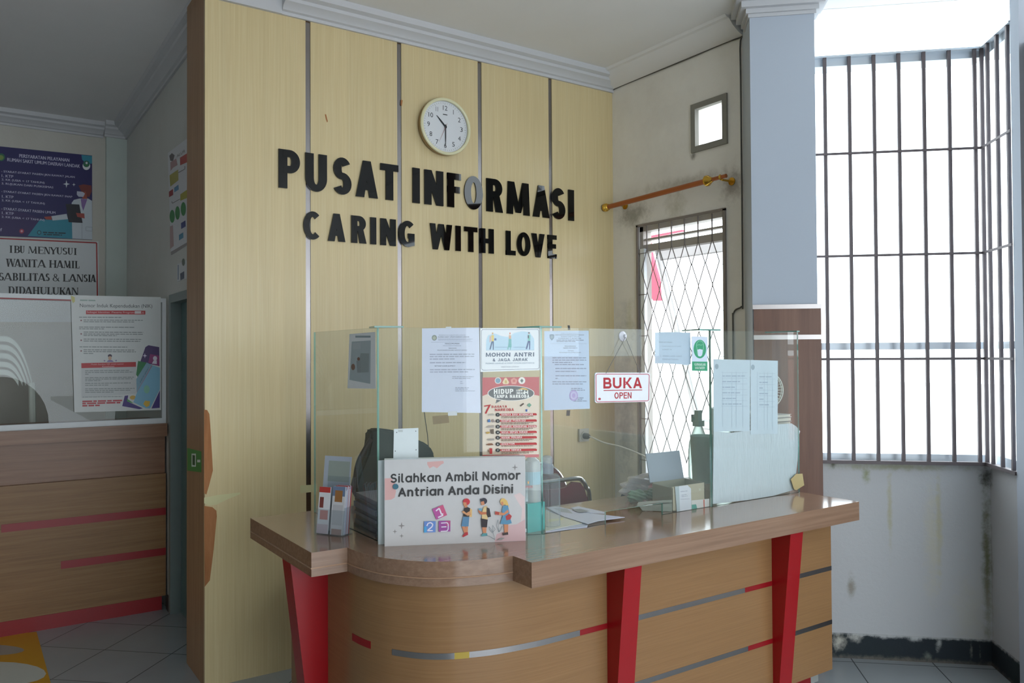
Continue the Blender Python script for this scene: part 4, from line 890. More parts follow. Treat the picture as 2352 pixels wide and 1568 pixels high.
a.rect(240, 214, 930, 258, '#b3282c', 3); a.text('Sebagai Identitas  Peserta Program', 250, 250, 800, 254, 28, '#e4b8b8', .01); a.rect(806, 222, 880, 252, '#d8d0d0'); a.text('KIS', 868, 252, 915, 253, 24, '#e4b8b8', .01)
G = '#8e9493'
a.lines(160, 900, [(298, 660)], 11, G, 4, 3); a.lines(212, 900, [(330, 900), (350, 800)], 10, G, 4, 4); a.lines(160, 900, [(412, 800), (432, 450)], 10, G, 4, 5); a.lines(212, 900, [(470, 905), (492, 905), (510, 600)], 10, G, 4, 6); a.lines(212, 900, [(552, 890), (574, 870)], 10, G, 4, 7); a.lines(165, 900, [(642, 720)], 10, G, 4, 8); a.lines(212, 900, [(676, 800), (696, 820), (718, 330)], 10, G, 4, 9)
for y in (330, 486, 560, 684): a.ell(184, y, 9, 9, '#8a5a5c')
a.ell(518, 742, 24, 20, '#4a3a4a'); a.ell(518, 768, 20, 24, '#c9a48c'); a.poly([(480, 812), (500, 790), (540, 790), (565, 812)], '#8d7ba8'); a.ell(455, 798, 9, 9, '#8d7ba8'); a.ell(590, 796, 9, 9, '#8d7ba8')
a.poly([(186, 826), (820, 812), (822, 1180), (188, 1230)], '#c4c6c6'); a.poly([(186, 826), (820, 812), (821, 868), (187, 884)], '#b3282c'); a.text('Mudah Gunakan NIK untuk Layanan', 300, 852, 676, 846, 20, '#dfb0b0', .01); a.text('Kesehatan', 430, 874, 570, 871, 18, '#dfb0b0', .01)
a.lines(230, 800, [(920, 740), (940, 790), (960, 270)], 10, G, -6, 11); a.lines(230, 800, [(1000, 796), (1018, 780), (1036, 420), (1066, 760), (1088, 500)], 10, G, -6, 12); a.lines(230, 800, [(1130, 805), (1150, 760), (1170, 560)], 10, G, -6, 13); a.lines(200, 800, [(1224, 660)], 8, G, -8, 14)
a.lines(198, 660, [(1280, 660), (1304, 640), (1330, 400)], 18, '#b84048', -12, 15)
a.poly([(930, 640), (965, 618), (1090, 640), (1094, 860), (870, 812)], '#4a3566'); a.poly([(985, 720), (1092, 740), (1093, 862), (962, 820)], '#8e3a72'); a.ell(1042, 770, 24, 26, '#d9d2de'); a.poly([(1005, 832), (1025, 795), (1062, 795), (1062, 836)], '#d9d2de'); a.star(924, 740, 28, 30, '#ddd6e8')
a.poly([(845, 800), (945, 820), (850, 1000), (822, 960)], '#2f7a48'); a.poly([(945, 818), (1010, 850), (828, 1165), (824, 1010)], '#7fa3b6'); a.line([(1008, 852), (832, 1168)], 8, '#b0566a'); a.text('KARTU SEHAT', 868, 1062, 968, 890, 26, '#41525e', .02)
a.poly([(690, 1205), (730, 1200), (720, 1270), (900, 1350), (860, 1360), (660, 1325)], '#45307a'); a.poly([(720, 1240), (790, 1290), (760, 1285), (716, 1270)], '#4f9a56'); a.ell(785, 1225, 36, 24, '#c8a24a')
a.poly([(1012, 850), (1100, 880), (1098, 1130), (985, 1352), (930, 1350), (790, 1280), (832, 1165)], '#7fb3cc'); a.ell(945, 1130, 34, 48, '#86bfa8'); a.poly([(905, 1300), (925, 1262), (985, 1268), (975, 1320), (940, 1338)], '#d8b040'); a.poly([(1098, 1140), (1096, 1345), (1000, 1352)], '#45307a')
a.done('paper_notice', 'printed notice about the residents number with cards drawing, taped on the left screen', 'notice')
# added white slats imitating the louvre reflection in the sheet
ch = thing('louvre_reflection', 'added white slats behind the left counter, standing in for a reflection', 'chair', (.18, 6.1, 0))
CW = M('louvre_white', (226, 232, 222), .4)
def arch(o, w, hgt, th, dy, name):
    bm = BM(); pts = [Vector((o[0] - w + 2 * w * k / 20, o[1], o[2] + hgt * (1 - abs(-1 + k / 10) ** 2.6))) for k in range(21)]
    for p, q in zip(pts, pts[1:]): hexa(bm, [p, q, q + Vector((0, .012, 0)), p + Vector((0, .012, 0))], [v + Vector((0, 0, th)) for v in (p, q, q + Vector((0, .012, 0)), p + Vector((0, .012, 0)))])
    bmesh.ops.remove_doubles(bm, verts=bm.verts, dist=1e-5); mk(name, bm, CW, ch)
b0 = on(5, 850, 1, 6.1)
for k, (w, hz) in enumerate(((.165, .29), (.148, .235), (.13, .18), (.112, .125), (.09, .075))): arch((b0.x, 6.1, 1.36 + 0 * k), w, hz, .034, 0, 'reflection_slat')
for s_ in (-1, 1):
    bm = BM(); tube(bm, [(b0.x + s_ * .165, 6.1, 1.38), (b0.x + s_ * .18, 6.06, .62), (b0.x + s_ * .2, 6.1, 0)], .02, 8); mk('leg', bm, CW, ch); bm = BM(); tube(bm, [(b0.x + s_ * .18, 5.92, .62), (b0.x + s_ * .2, 5.88, 0)], .02, 8); mk('leg', bm, CW, ch)
bm = BM(); box(bm, (b0.x - .2, 5.86, .6), (b0.x + .2, 6.12, .63)); mk('seat', bm, CW, ch)  # added seat and legs only carry the reflection slats

# floor sticker
a = Art((0, 0, .0008), (0, 0, 1), 0, 1440, 1)
a.sheet([(-260, 40), (0, 18), (84, 10), (120, 140), (-260, 180)], '#d8a028', .0006); a.ell(0, 106, 106, 27, '#d0d4cc'); a.ell(-40, 52, 96, 13, '#a8a49a')
a.done('floor_sticker', 'yellow floor sticker with pale round spots before the left counter', 'floor sticker')
# ================================================================== papers and signs on the glass screen
PN = Vector((-.4157, -.9095, 0)).normalized()          # slanted pane faces this way
def slant(ox, oy, sc, off=.0): return Art(Vector((1.181, 2.575, 0)) + PN * (.0015 + off), PN, ox, oy, sc)
def flat(ox, oy, sc, off=.0): return Art((0, 2.3245 - off, 0), (0, -1, 0), ox, oy, sc)
def inside(ox, oy, sc): return Art((0, 2.3372, 0), (0, -1, 0), ox, oy, sc)
PAPER = '#d9def0'; TX = '#9aa0b2'; TXD = '#6c7284'
CLR = M('clear_tape', (206, 212, 214), .3)
a = slant(960, 740, 7.125)
a.sheet([(66, 96), (1000, 82), (1028, 1480), (62, 1465)], PAPER, .0004)
a.ell(268, 250, 42, 46, '#8d958c'); a.ell(268, 252, 26, 28, '#b4b8a8')
for t, x0, y, x1, h, b in (('PEMERINTAH KABUPATEN LANDAK', 340, 218, 780, 20, 0), ('RUMAH SAKIT UMUM DAERAH LANDAK', 332, 248, 842, 20, .02), ('PENGUMUMAN', 444, 358, 676, 22, .03), ('TENTANG', 498, 430, 630, 16, .02), ('PELAYANAN KLINIK RAWAT JALAN', 318, 466, 800, 20, .02), ('SETIAP HARI JUMAT', 272, 726, 612, 24, .03)): a.text(t, x0, y, x1, y - 2, h, TXD if b else TX, b)
a.line([(215, 322), (890, 312)], 4, TX)
a.lines(330, 890, [(274, 900), (290, 860)], 7, TX, 0, 21); a.lines(410, 700, [(384, 705)], 7, TX, 0, 22); a.lines(192, 930, [(530, 930), (566, 925), (606, 600)], 16, '#a8aec0', -4, 23); a.lines(196, 780, [(666, 780)], 16, '#a8aec0', -4, 24); a.lines(196, 930, [(780, 930), (818, 820)], 16, '#a8aec0', -4, 25)
a.lines(560, 915, [(892, 915), (920, 860)], 12, '#a8aec0', 0, 26); a.lines(690, 750, [(970, 725), (1000, 740)], 7, '#a0a4b8', 0, 27); a.lines(610, 940, [(1072, 840), (1096, 820), (1124, 935)], 12, '#a8aec0', 0, 28)
p_ = a.done('paper_notice', 'white announcement sheet taped left on the slanted pane', 'notice')
for q in ([(455, 70), (545, 66), (548, 100), (458, 104)], [(490, 1455), (640, 1450), (642, 1520), (492, 1526)]):
    a = slant(960, 740, 7.125, .0012); a.sheet(q, CLR, .0003); a.done('tape', parent=p_)

a = slant(1090, 740, 4.753, .0005)
a.sheet([(62, 62), (722, 62), (726, 520), (66, 540)], '#eef0f4', .003)
fr = [(75, 90), (90, 76), (690, 76), (702, 92), (706, 490), (690, 506), (92, 520), (76, 505)]
a.frame(fr, 4, '#56506a')
a.poly([(125, 300), (128, 190), (150, 140), (220, 120), (300, 150), (380, 160), (430, 115), (520, 95), (600, 105), (650, 180), (652, 298)], '#bfdcee')
a.line([(125, 303), (652, 301)], 3, '#7aa6c4')
def figs(x, y, top, trous, skin, hair, k=1):
    a.ell(x, y - 78, 8 * k, 10, skin); a.ell(x, y - 84, 9 * k, 7, hair); a.poly([(x - 15 * k, y - 62), (x + 15 * k, y - 62), (x + 14 * k, y + 8), (x - 12 * k, y + 8)], top)
    a.poly([(x - 12 * k, y + 5), (x + 4 * k, y + 5), (x - 22 * k, y + 96), (x - 36 * k, y + 92)], trous); a.poly([(x, y + 5), (x + 14 * k, y + 5), (x + 12 * k, y + 98), (x + 2 * k, y + 98)], trous)
figs(197, 200, '#e6c860', '#3a5a86', '#dba88c', '#d8b25a'); a.poly([(165, 150), (178, 148), (176, 215), (164, 214)], '#dba8a0'); a.rect(214, 172, 238, 196, '#4a6aa8')
figs(386, 200, '#e8b48e', '#6ab8b4', '#e8b08c', '#e07a4a', .8); a.poly([(372, 178), (400, 178), (404, 270), (370, 270)], '#6ab8b4')
figs(594, 196, '#7ac4b8', '#34508a', '#dba88c', '#38404e'); a.rect(580, 140, 594, 172, '#38404e')
a.lines(225, 360, [(272, 360)], 5, '#6a96b8', 0, 31); a.lines(425, 560, [(272, 560)], 5, '#6a96b8', 0, 32)
a.caps('MOHON ANTRI', 122, 374, 654, 370, 44, '#1d3c62', .24); a.caps('& JAGA JARAK', 200, 424, 580, 419, 32, '#1d3c62', .2); a.text('PLEASE QUEUE & KEEP YOUR DISTANCE', 122, 456, 654, 450, 16, '#8fa0b0', .01); a.text('RSUD KAB. LANDAK', 292, 491, 486, 488, 12, '#8a8e98', .01)
a.done('queue_sign', 'white sign with three walking figures asking to queue, on the slanted pane', 'sign')

a = slant(1090, 740, 4.753, .0005)
a.sheet([(86, 600), (706, 594), (704, 1470), (86, 1478)], '#e2ccb4', .001)
a.poly([(86, 600), (706, 594), (706, 800), (630, 785), (400, 690), (200, 760), (86, 802)], '#bf2326'); a.poly([(86, 1446), (704, 1438), (704, 1470), (86, 1478)], '#c02a2a')
a.ell(256, 634, 36, 36, '#e6dcd0'); a.ell(256, 634, 28, 28, '#5f8fa8'); a.poly([(330, 605), (350, 605), (380, 655), (360, 674), (318, 674), (302, 655)], '#e8c89a'); a.rect(332, 630, 352, 664, '#c8a23a')
a.poly([(430, 600), (468, 628), (452, 672), (408, 672), (392, 628)], '#e08a78'); a.rect(418, 622, 444, 652, '#c8442e'); a.ell(516, 634, 38, 38, '#ece4dc'); a.poly([(516, 612), (534, 634), (516, 658), (498, 634)], '#3a4a3e')
a.poly([(240, 840), (300, 846), (228, 884)], '#1c1b1c'); a.ell(398, 772, 256, 84, '#f0e8e0', 36); a.ell(398, 772, 248, 78, '#232122', 36)
Wt = '#f0eee8'
a.caps('HIDUP', 210, 780, 424, 778, 54, Wt, .25); a.caps('TANPA NARKOBA', 210, 824, 598, 822, 36, Wt, .24); a.caps('LEBIH', 456, 752, 520, 750, 22, Wt, .22); a.caps('INDAH', 456, 782, 540, 781, 24, Wt, .22); a.rect(540, 740, 552, 782, Wt); a.rect(572, 740, 584, 782, Wt); a.rect(540, 757, 584, 768, Wt); a.poly([(470, 735), (520, 712), (560, 720), (588, 740), (520, 730)], '#e2b23a')
a.text('7', 106, 998, 176, 986, 92, '#c02a2a', .03); a.caps('BAHAYA', 186, 932, 354, 928, 26, '#c02a2a', .22); a.caps('NARKOBA', 222, 968, 428, 964, 30, '#c02a2a', .22)
a.poly([(492, 905), (530, 876), (540, 888), (502, 918)], '#5a4638'); a.poly([(570, 905), (596, 876), (620, 900), (598, 925)], '#7aa890'); a.rect(556, 946, 574, 972, '#3a5fa8'); a.rect(576, 946, 592, 970, '#e8e6e2')
for k, (t, xe, y, nl) in enumerate((('BAHAYA BAGI KESEHATAN', 634, 1002, 2), ('DAMPAK PSIKOLOGI', 556, 1070, 2), ('DAMPAK KEHIDUPAN SOSIAL', 676, 1132, 2), ('MASA DEPAN SURAM', 574, 1194, 1), ('MASUK PENJARA', 516, 1252, 2), ('KEMATIAN', 432, 1322, 1), ('MASUK NERAKA', 506, 1388, 2))):
    a.ell(252, y + 4, 23, 21, '#1c1b1c'); a.text(str(k + 1), 245 if k else 250, y + 13, 258 if k else 254, y + 13, 18, Wt, .03 if k else 0); a.poly([(280, y - 8), (668, y - 14), (678, y - 4), (676, y + 10), (290, y + 16), (276, y + 6)], '#bf2326'); a.caps(t, 292, y + 12, xe, y + 7, 18, '#f8ece8', .22)
    a.lines(290, 680, [(y + 30, 640), (y + 42, 590)][:nl], 7, '#8f7460', -6, 40 + k)
for pts, c in (([(140, 1062), (165, 1050), (172, 1085), (142, 1088)], '#4a78b0'), ([(180, 1070), (200, 1050), (224, 1085), (190, 1088)], '#9a8a84'), ([(170, 1166), (206, 1160), (208, 1215), (176, 1212)], '#6a5a4a'), ([(120, 1195), (160, 1190), (165, 1205), (130, 1215)], '#c8a24a'), ([(120, 1330), (150, 1318), (190, 1316), (206, 1335), (150, 1340)], '#8a5a3c'), ([(160, 1372), (192, 1370), (190, 1430), (165, 1432)], '#bf2326'), ([(142, 1380), (156, 1395), (158, 1415), (146, 1410)], '#8a5a3c'), ([(150, 998), (210, 994), (212, 1012), (150, 1014)], '#b8b0a4'), ([(150, 1126), (208, 1118), (210, 1146), (120, 1146)], '#b0a49a'), ([(140, 1268), (210, 1264), (212, 1284), (142, 1286)], '#a49c94')): a.poly(pts, c)
a.done('poster', 'red and beige seven dangers poster below the queue sign on the slanted pane', 'poster')

# small white plate above the queue sign box
a = slant(790, 740, 4.9, .001); a.sheet([(562, 1198), (838, 1186), (838, 1530), (556, 1530)], '#dfe8ea', .003)
for x, y in ((594, 1236), (808, 1222), (578, 1446), (812, 1432)): a.ell(x, y, 6, 6, '#5a6066', 10)
a.rect(610, 1205, 662, 1232, '#c4cccc'); a.done('white_plate', 'small white plate with corner screw holes, standing above the number sign', 'plate')

# photocopy on the left end pane (outside face)
a = Art((1.180, 2.8, 0), (-1, 0, 0), 790, 740, 4.9)
a.sheet([(62, 130), (352, 106), (358, 745), (40, 740)], '#f2f8fc', .0006)
a.poly([(88, 215), (302, 202), (296, 690), (62, 645)], '#b2c2c8'); a.poly([(100, 235), (190, 225), (190, 298), (100, 302)], '#bcc8ce'); a.poly([(190, 345), (285, 348), (280, 560), (150, 565), (150, 520)], '#98a6aa'); a.ell(165, 410, 16, 20, '#7d5a4c'); a.poly([(140, 430), (190, 425), (195, 560), (150, 560)], '#94a0a6'); a.ell(104, 500, 22, 36, '#8a6a5c'); a.rect(130, 148, 300, 170, '#94a6b0')
a.done('photocopy', 'bluish photocopy taped on the left end pane', 'paper')

# middle pane
a = inside(1240, 740, 7.127)
a.sheet([(72, 140), (800, 132), (818, 1410), (70, 1438)], '#c9d6ee', .0004)
a.n = Vector((0, -1, 0))
a.poly([(158, 200), (195, 190), (234, 200), (232, 255), (196, 296), (160, 255)], '#7f90a8'); a.ell(196, 238, 24, 26, '#9aabb8')
for t, x0, y, x1, h, b in (('PEMERINTAH KABUPATEN LANDAK', 345, 186, 640, 16, 0), ('DINAS KESEHATAN PENGENDALIAN PENDUDUK', 250, 212, 725, 18, .02), ('RUMAH SAKIT UMUM', 348, 240, 640, 16, .02), ('DAERAH LANDAK', 305, 270, 680, 18, .02), ('PENGUMUMAN', 405, 398, 585, 20, .03), ('TENTANG', 452, 470, 550, 16, .01), ('PELAYANAN POLI RAWAT JALAN', 318, 502, 668, 18, .02)): a.text(t, x0, y, x1, y, h, TXD if b else TX, b)
a.line([(170, 346), (765, 346)], 3, TX)
for x0, r in ((270, [(296, 715), (318, 580)]), (380, [(424, 610)]), (202, [(585, 755), (622, 758), (660, 525)]), (240, [(694, 725)]), (252, [(758, 756), (806, 592), (878, 756), (922, 300)]), (202, [(976, 760), (1012, 700)]), (512, [(1086, 690), (1114, 735)]), (548, [(1240, 715), (1264, 690), (1290, 775)])): a.lines(x0, 760, r, 13, '#9098b0', 0, x0)
a.bm.faces.ensure_lookup_table()
a.ell(552, 1195, 70, 88, '#b9a8dc', 24); a.ell(552, 1195, 52, 66, '#c9c4e6', 24); a.ell(552, 1195, 30, 38, '#b9a8dc', 16)
p_ = a.done('paper_notice', 'white announcement sheet with round purple stamp behind the middle pane', 'notice')
BT = M('black_tape', (34, 40, 40), .4)
for q in ([(455, 45), (490, 48), (498, 118), (462, 122)], [(440, 1434), (496, 1434), (490, 1526), (432, 1526)]):
    a = inside(1240, 740, 7.127); a.sheet(q, BT, .0006); a.done('tape', parent=p_, label='black tape')

bs = thing('open_sign', 'white hanging sign with red letters saying open, on the middle pane', 'sign', tuple(on(1429, 925, 1, 2.318)))
a = flat(1360, 740, 7.84, .004)
a.sheet([(52, 920), (72, 902), (1025, 902), (1044, 920), (1036, 1410), (1018, 1428), (74, 1446), (54, 1428)], '#e9eef2', .004)
a.frame([(70, 945), (96, 928), (1005, 930), (1028, 948), (1020, 1390), (1000, 1410), (100, 1430), (74, 1412)], 12, '#b8364e')
RD = '#b01c2c'
a.glyphs('BUKA', [(202, 350), (374, 528), (562, 724), (738, 898)], 1190, 1182, 198, 194, RD, .25); a.line([(205, 1224), (900, 1214)], 14, RD); a.glyphs('OPEN', [(402, 476), (492, 556), (568, 628), (640, 708)], 1372, 1366, 114, 112, RD, .19); a.ell(132, 1376, 24, 22, '#b8404e')
a.done('board', parent=bs)
s0 = on(1360 + 565 / 7.84, 740 + 245 / 7.84, 1, 2.32); bm = BM(); lathe(bm, (s0.x, 2.326, s0.z), (0, -1, 0), [(.020, 0), (.019, .003), (.012, .008), (.007, .012), (.005, .020), (.0, .021)], 20); mk('suction_cup', bm, M('suction_white', (226, 228, 236), .3), bs, smooth=True)
bm = BM()
for x in (250, 865): tube(bm, [(s0.x, 2.309, s0.z - .004), tuple(on(1360 + x / 7.84, 740 + 915 / 7.84, 1, 2.3185))], .0009, 6)
mk('string', bm, M('grey_string', (110, 112, 116), .6), bs)

a = inside(1360, 740, 7.84)
a.sheet([(1132, 178), (1440, 172), (1770, 182), (1776, 755), (1690, 765), (1560, 752), (1400, 745), (1300, 736), (1130, 740)], '#c6d6ea', .0004)
a.text('PENDAFTARAN :', 1205, 366, 1455, 368, 22, '#8c9ab0', .02); a.text('1.  PASIEN BARU JKN & UMUM', 1225, 440, 1600, 442, 22, '#9aa8bc', .01); a.text('LOKET II', 1265, 496, 1425, 498, 22, '#9aa8bc', .01); a.text('2.  PASIEN LAMA LOKET', 1225, 614, 1620, 620, 22, '#9aa8bc', .01); a.text('PENDAFTARAN', 1265, 672, 1550, 676, 22, '#9aa8bc', .01)
a.done('paper_notice', 'torn edged small list sheet at the top right of the middle pane', 'notice')
a = flat(1360, 740, 7.84, .0005)
a.sheet([(1800, 248), (2080, 256), (2078, 876), (1802, 868)], '#cfdcec', .002)
GR = '#2e9a70'
a.ell(1940, 478, 114, 168, GR, 32); a.frame([(1890 + 0, 470), (1878, 420), (1885, 370), (1915, 335), (1950, 330), (1990, 350), (2008, 400), (2004, 470), (1985, 560), (1960, 608), (1915, 606), (1895, 560)], 7, '#8fd2b4')
a.poly([(1895, 490), (1940, 478), (1990, 490), (1980, 590), (1945, 614), (1910, 600)], '#cfdcec'); a.line([(1890, 410), (1925, 400), (1960, 408), (1992, 398)], 6, '#8fd2b4')
a.poly([(1802, 702), (2078, 706), (2078, 874), (1802, 866)], GR); a.caps('GUNAKAN', 1842, 776, 2040, 780, 46, '#d6e8e0', .17); a.caps('MASKER', 1854, 838, 2026, 842, 46, '#d6e8e0', .17)
a.done('mask_sign', 'green and white face mask sign next to the right joint of the screen', 'sign')

# right pane: two form sheets over white plastic, scrap of tan tape
a = inside(1560, 900, 5.806)
a.sheet([(460, 520), (700, 540), (1260, 470), (1290, 430), (1500, 415), (1560, 470), (1590, 600), (1580, 900), (1560, 1080), (1490, 1180), (1540, 1300), (1260, 1380), (900, 1440), (450, 1490)], M('white_plastic_sheet', (206, 216, 224), .35, var=.05, vscale=8, bump=.5, bscale=14, stretch=(6, 6, 1.2)), .002)
a.done('plastic_sheet', 'crumpled white plastic sheet covering the right pane', 'plastic sheet')
a = Art((0, 2.3362, 0), (0, -1, 0), 1560, 900, 5.806)
a.sheet([(1505, 420), (1560, 455), (1612, 520), (1590, 600), (1545, 540), (1515, 470)], '#d5dbe0', .0005); a.done('paper_scrap', 'curled white scrap at the top right of the plastic sheet', 'paper scrap')
def form(x0, x1, y0, yb, label, seed):
    a = Art((0, 2.3358 if seed == 1 else 2.3354, 0), (0, -1, 0), 1420, 720, 3.267)
    a.sheet([(x0, y0), (x1, y0 + 6), (x1 - 2, yb), (x0 + 2, yb + 4)], '#cfdce8', .0004)
    a.ell(x0 + (25 if seed == 1 else 18), y0 + 55, 14, 20, '#a3b2c0'); G2 = '#b4c2d2'
    for k in range(7): a.line([(x0 + 60, y0 + 100 + k * 42), (x1 - 22, y0 + 102 + k * 42)], 2, G2)
    for k, w in enumerate((.25, .5, .62, .8)): a.line([(x0 + (x1 - x0) * w, y0 + 90), (x0 + (x1 - x0) * w, yb - 30)], 2, G2)
    a.lines(x0 + 66, x1 - 24, [(y0 + 130 + k * 42, x1 - 40 - (k * 37 % 80)) for k in range(6)], 7, '#aab8cc', 0, seed)
    return a.done('form_sheet', label, 'paper')
form(714, 990, 340, 880, 'printed form sheet on the right pane, left of the pair', 1); form(992, 1198, 346, 900, 'printed form sheet on the right pane, right of the pair', 2)
a = flat(1560, 900, 5.806, .0002); a.sheet([(1490, 1160), (1560, 1090), (1645, 1085), (1668, 1240), (1560, 1308), (1530, 1290)], '#b8a878', .0006); a.done('tan_scrap', 'tan scrap of tape at the bottom right corner of the screen', 'tape scrap')

# ------------------------------------------------------------------ queue number sign box on the counter
b0 = Vector((1.190, 2.535, HC)); b1 = Vector((1.627, 2.324, HC)); du = (b1 - b0).normalized(); dn = Vector((du.y, -du.x, 0)); bw = (b1 - b0).length
sb = thing('number_sign', 'white box sign telling visitors to take a queue number here', 'sign', tuple((b0 + b1) / 2))
# the sign stands just before the slanted pane
sh = dn * .046
bm = BM(); o = b0 + sh; bbox_(bm, o, du * bw, -dn * .040, (0, 0, .293)); mk('box', bm, M('white_acrylic_box', (214, 222, 224), .35, var=.02), sb)
bm = BM(); bbox_(bm, o - du * .022 - dn * .034, du * (bw * .9), -dn * .006, (0, 0, .287)); mk('back_board', bm, M('white_board_sheet', (206, 218, 220), .35, var=.02), sb)
# art is mapped in the sign's own plane, photo crop units
_k = bw / (2241 - 143)
class Loc(Art):
    def at(s, x, y):
        base = 1418 + (1335 - 1418) * (x - 155) / (2240 - 155); top = 130 + (95 - 130) * (x - 130) / (2215 - 130)
        u = (x - (155 - 25 * (base - y) / (base - top))) / 2085.; v = (base - y) / (base - top)
        # perspective along the box: nearer right end
        return b0 + sh + dn * .0006 + du * (bw * u * (1 + PK * (1 - u))) + Vector((0, 0, .293 * v))
PK = .0
a = Loc((0, 0, 0), dn); a.sheet([(133, 131), (2213, 96), (2238, 1334), (157, 1416)], '#cbcaca', .0005)
PKc = '#d8aaa6'
a.poly([(140, 405), (230, 402), (290, 470), (306, 600), (290, 690), (240, 722), (148, 730)], PKc); a.poly([(755, 165), (990, 150), (1000, 185), (960, 205), (900, 260), (845, 230), (790, 262), (755, 200)], PKc)
a.poly([(1770, 1350), (1800, 1235), (1900, 1200), (1960, 1110), (2100, 1090), (2225, 1020), (2237, 1334)], '#d3b2b4'); a.poly([(2050, 660), (2140, 630), (2215, 690), (2222, 1000), (2160, 1060), (2180, 860), (2110, 760)], '#dfc9c8')
for x, y, r in ((2060, 255, 48), (1965, 332, 26), (395, 1110, 52), (300, 1195, 34), (398, 1260, 34)): a.star(x, y, r, r * 1.05, '#8c8886')
DK = '#2b2a2b'
a.mono('Silahkan Ambil Nomor', 222, 462, 2145, 424, 80, DK); a.mono('Antrian Anda Disini', 340, 668, 2035, 622, 80, DK); a.ell(300, 525, 42, 42, '#3a6d80')
a.poly([(838, 862), (995, 798), (1058, 950), (900, 1018)], '#b9549e'); a.poly([(915, 830), (995, 798), (1058, 950), (980, 984)], '#cf5a84'); a.rect(722, 1042, 892, 1206, '#6a8ed0', -3); a.rect(722, 1120, 760, 1208, '#4aa6de', -1); a.rect(936, 1036, 1108, 1196, '#a0509e', -4); a.rect(1040, 1034, 1108, 1110, '#b8528a', -2)
LW = '#ece4f2'
a.line([(892, 888), (940, 850), (975, 940), (1000, 930)], 20, LW); a.line([(925, 985), (1000, 950)], 20, LW); a.line([(762, 1110), (780, 1070), (820, 1060), (850, 1085), (840, 1120), (770, 1180), (852, 1178)], 16, LW); a.line([(970, 1068), (1060, 1062), (1076, 1085), (1076, 1160), (1058, 1185), (968, 1190)], 14, LW); a.line([(975, 1126), (1050, 1122)], 14, LW)
sk = '#d18a62'
# three queueing children
a.ell(1340, 755, 52, 50, '#c8323c'); a.poly([(1290, 760), (1340, 765), (1345, 815), (1300, 818)], sk); a.poly([(1318, 800), (1352, 800), (1360, 840), (1310, 840)], sk); a.poly([(1392, 845), (1424, 870), (1424, 980), (1385, 975)], '#e0b878'); a.poly([(1305, 850), (1360, 832), (1396, 850), (1385, 975), (1296, 970)], '#28201f'); a.poly([(1275, 900), (1300, 885), (1340, 920), (1395, 890), (1412, 950), (1360, 960), (1290, 920)], '#d69a6a')
a.poly([(1292, 975), (1385, 980), (1376, 1118), (1268, 1118)], '#5a88ac'); a.poly([(1278, 1118), (1325, 1118), (1350, 1170), (1330, 1225), (1312, 1215)], sk); a.poly([(1335, 1118), (1368, 1118), (1366, 1220), (1338, 1225)], sk); a.poly([(1325, 1205), (1368, 1200), (1372, 1240), (1300, 1276), (1286, 1262)], '#b8323c')
a.ell(1600, 745, 48, 46, '#2c2c3a'); a.poly([(1540, 712), (1600, 705), (1600, 735), (1550, 740)], '#2c2c3a'); a.poly([(1552, 755), (1600, 745), (1610, 800), (1565, 808)], sk); a.poly([(1600, 830), (1650, 815), (1660, 1015), (1572, 1012), (1575, 900)], '#dcc08a'); a.poly([(1640, 835), (1685, 855), (1708, 975), (1660, 986), (1640, 940)], '#2b2224'); a.poly([(1518, 855), (1565, 850), (1575, 880), (1530, 890)], '#6aa6c0'); a.poly([(1520, 870), (1560, 905), (1640, 905), (1640, 940), (1555, 945), (1518, 900)], '#c4714a')
a.poly([(1562, 1000), (1660, 1018), (1650, 1132), (1570, 1130)], '#2b2026'); a.poly([(1578, 1130), (1645, 1132), (1640, 1225), (1596, 1225)], sk); a.poly([(1565, 1245), (1600, 1215), (1655, 1218), (1660, 1255), (1575, 1265)], '#5a9aa0')
a.ell(1888, 755, 45, 50, '#e2bc6a'); a.poly([(1900, 705), (1945, 740), (1978, 830), (1930, 810), (1900, 780)], '#e2bc6a'); a.poly([(1850, 760), (1885, 752), (1895, 805), (1865, 810)], sk); a.poly([(1890, 815), (1960, 808), (1985, 920), (1960, 985), (1885, 985), (1870, 870)], '#5a92b4'); a.poly([(1770, 895), (1820, 905), (1900, 920), (1960, 870), (1975, 910), (1900, 955), (1770, 945)], '#d08a62'); a.poly([(1770, 897), (1830, 908), (1826, 950), (1768, 940)], '#b8483c')
a.poly([(1880, 975), (1990, 975), (2022, 1070), (1960, 1088), (1845, 1082)], '#5a92b4'); a.poly([(1925, 970), (1980, 930), (2020, 965), (2000, 1015), (1940, 1028)], '#b83a3c'); a.poly([(1905, 1088), (1970, 1088), (1965, 1210), (1915, 1210)], sk); a.poly([(1885, 1215), (1965, 1200), (1972, 1238), (1890, 1250)], '#40302e')
for pts in ([(1770, 1310), (1740, 1200), (1680, 1120)], [(1740, 1200), (1735, 1100)], [(1830, 1200), (1812, 1020), (1790, 1100), (1830, 1200)], [(1772, 1310), (1690, 1260), (1650, 1250)], [(1830, 1200), (1880, 1110), (1870, 1160), (1830, 1200)], [(1735, 1100), (1775, 1160), (1742, 1200)], [(1680, 1120), (1690, 1170), (1740, 1215)]): a.line(pts, 4, '#4a626c')
a.poly([(1800, 1320), (1860, 1285), (1920, 1285), (1870, 1318)], '#9a9a96')
a.done('printed_front', parent=sb)
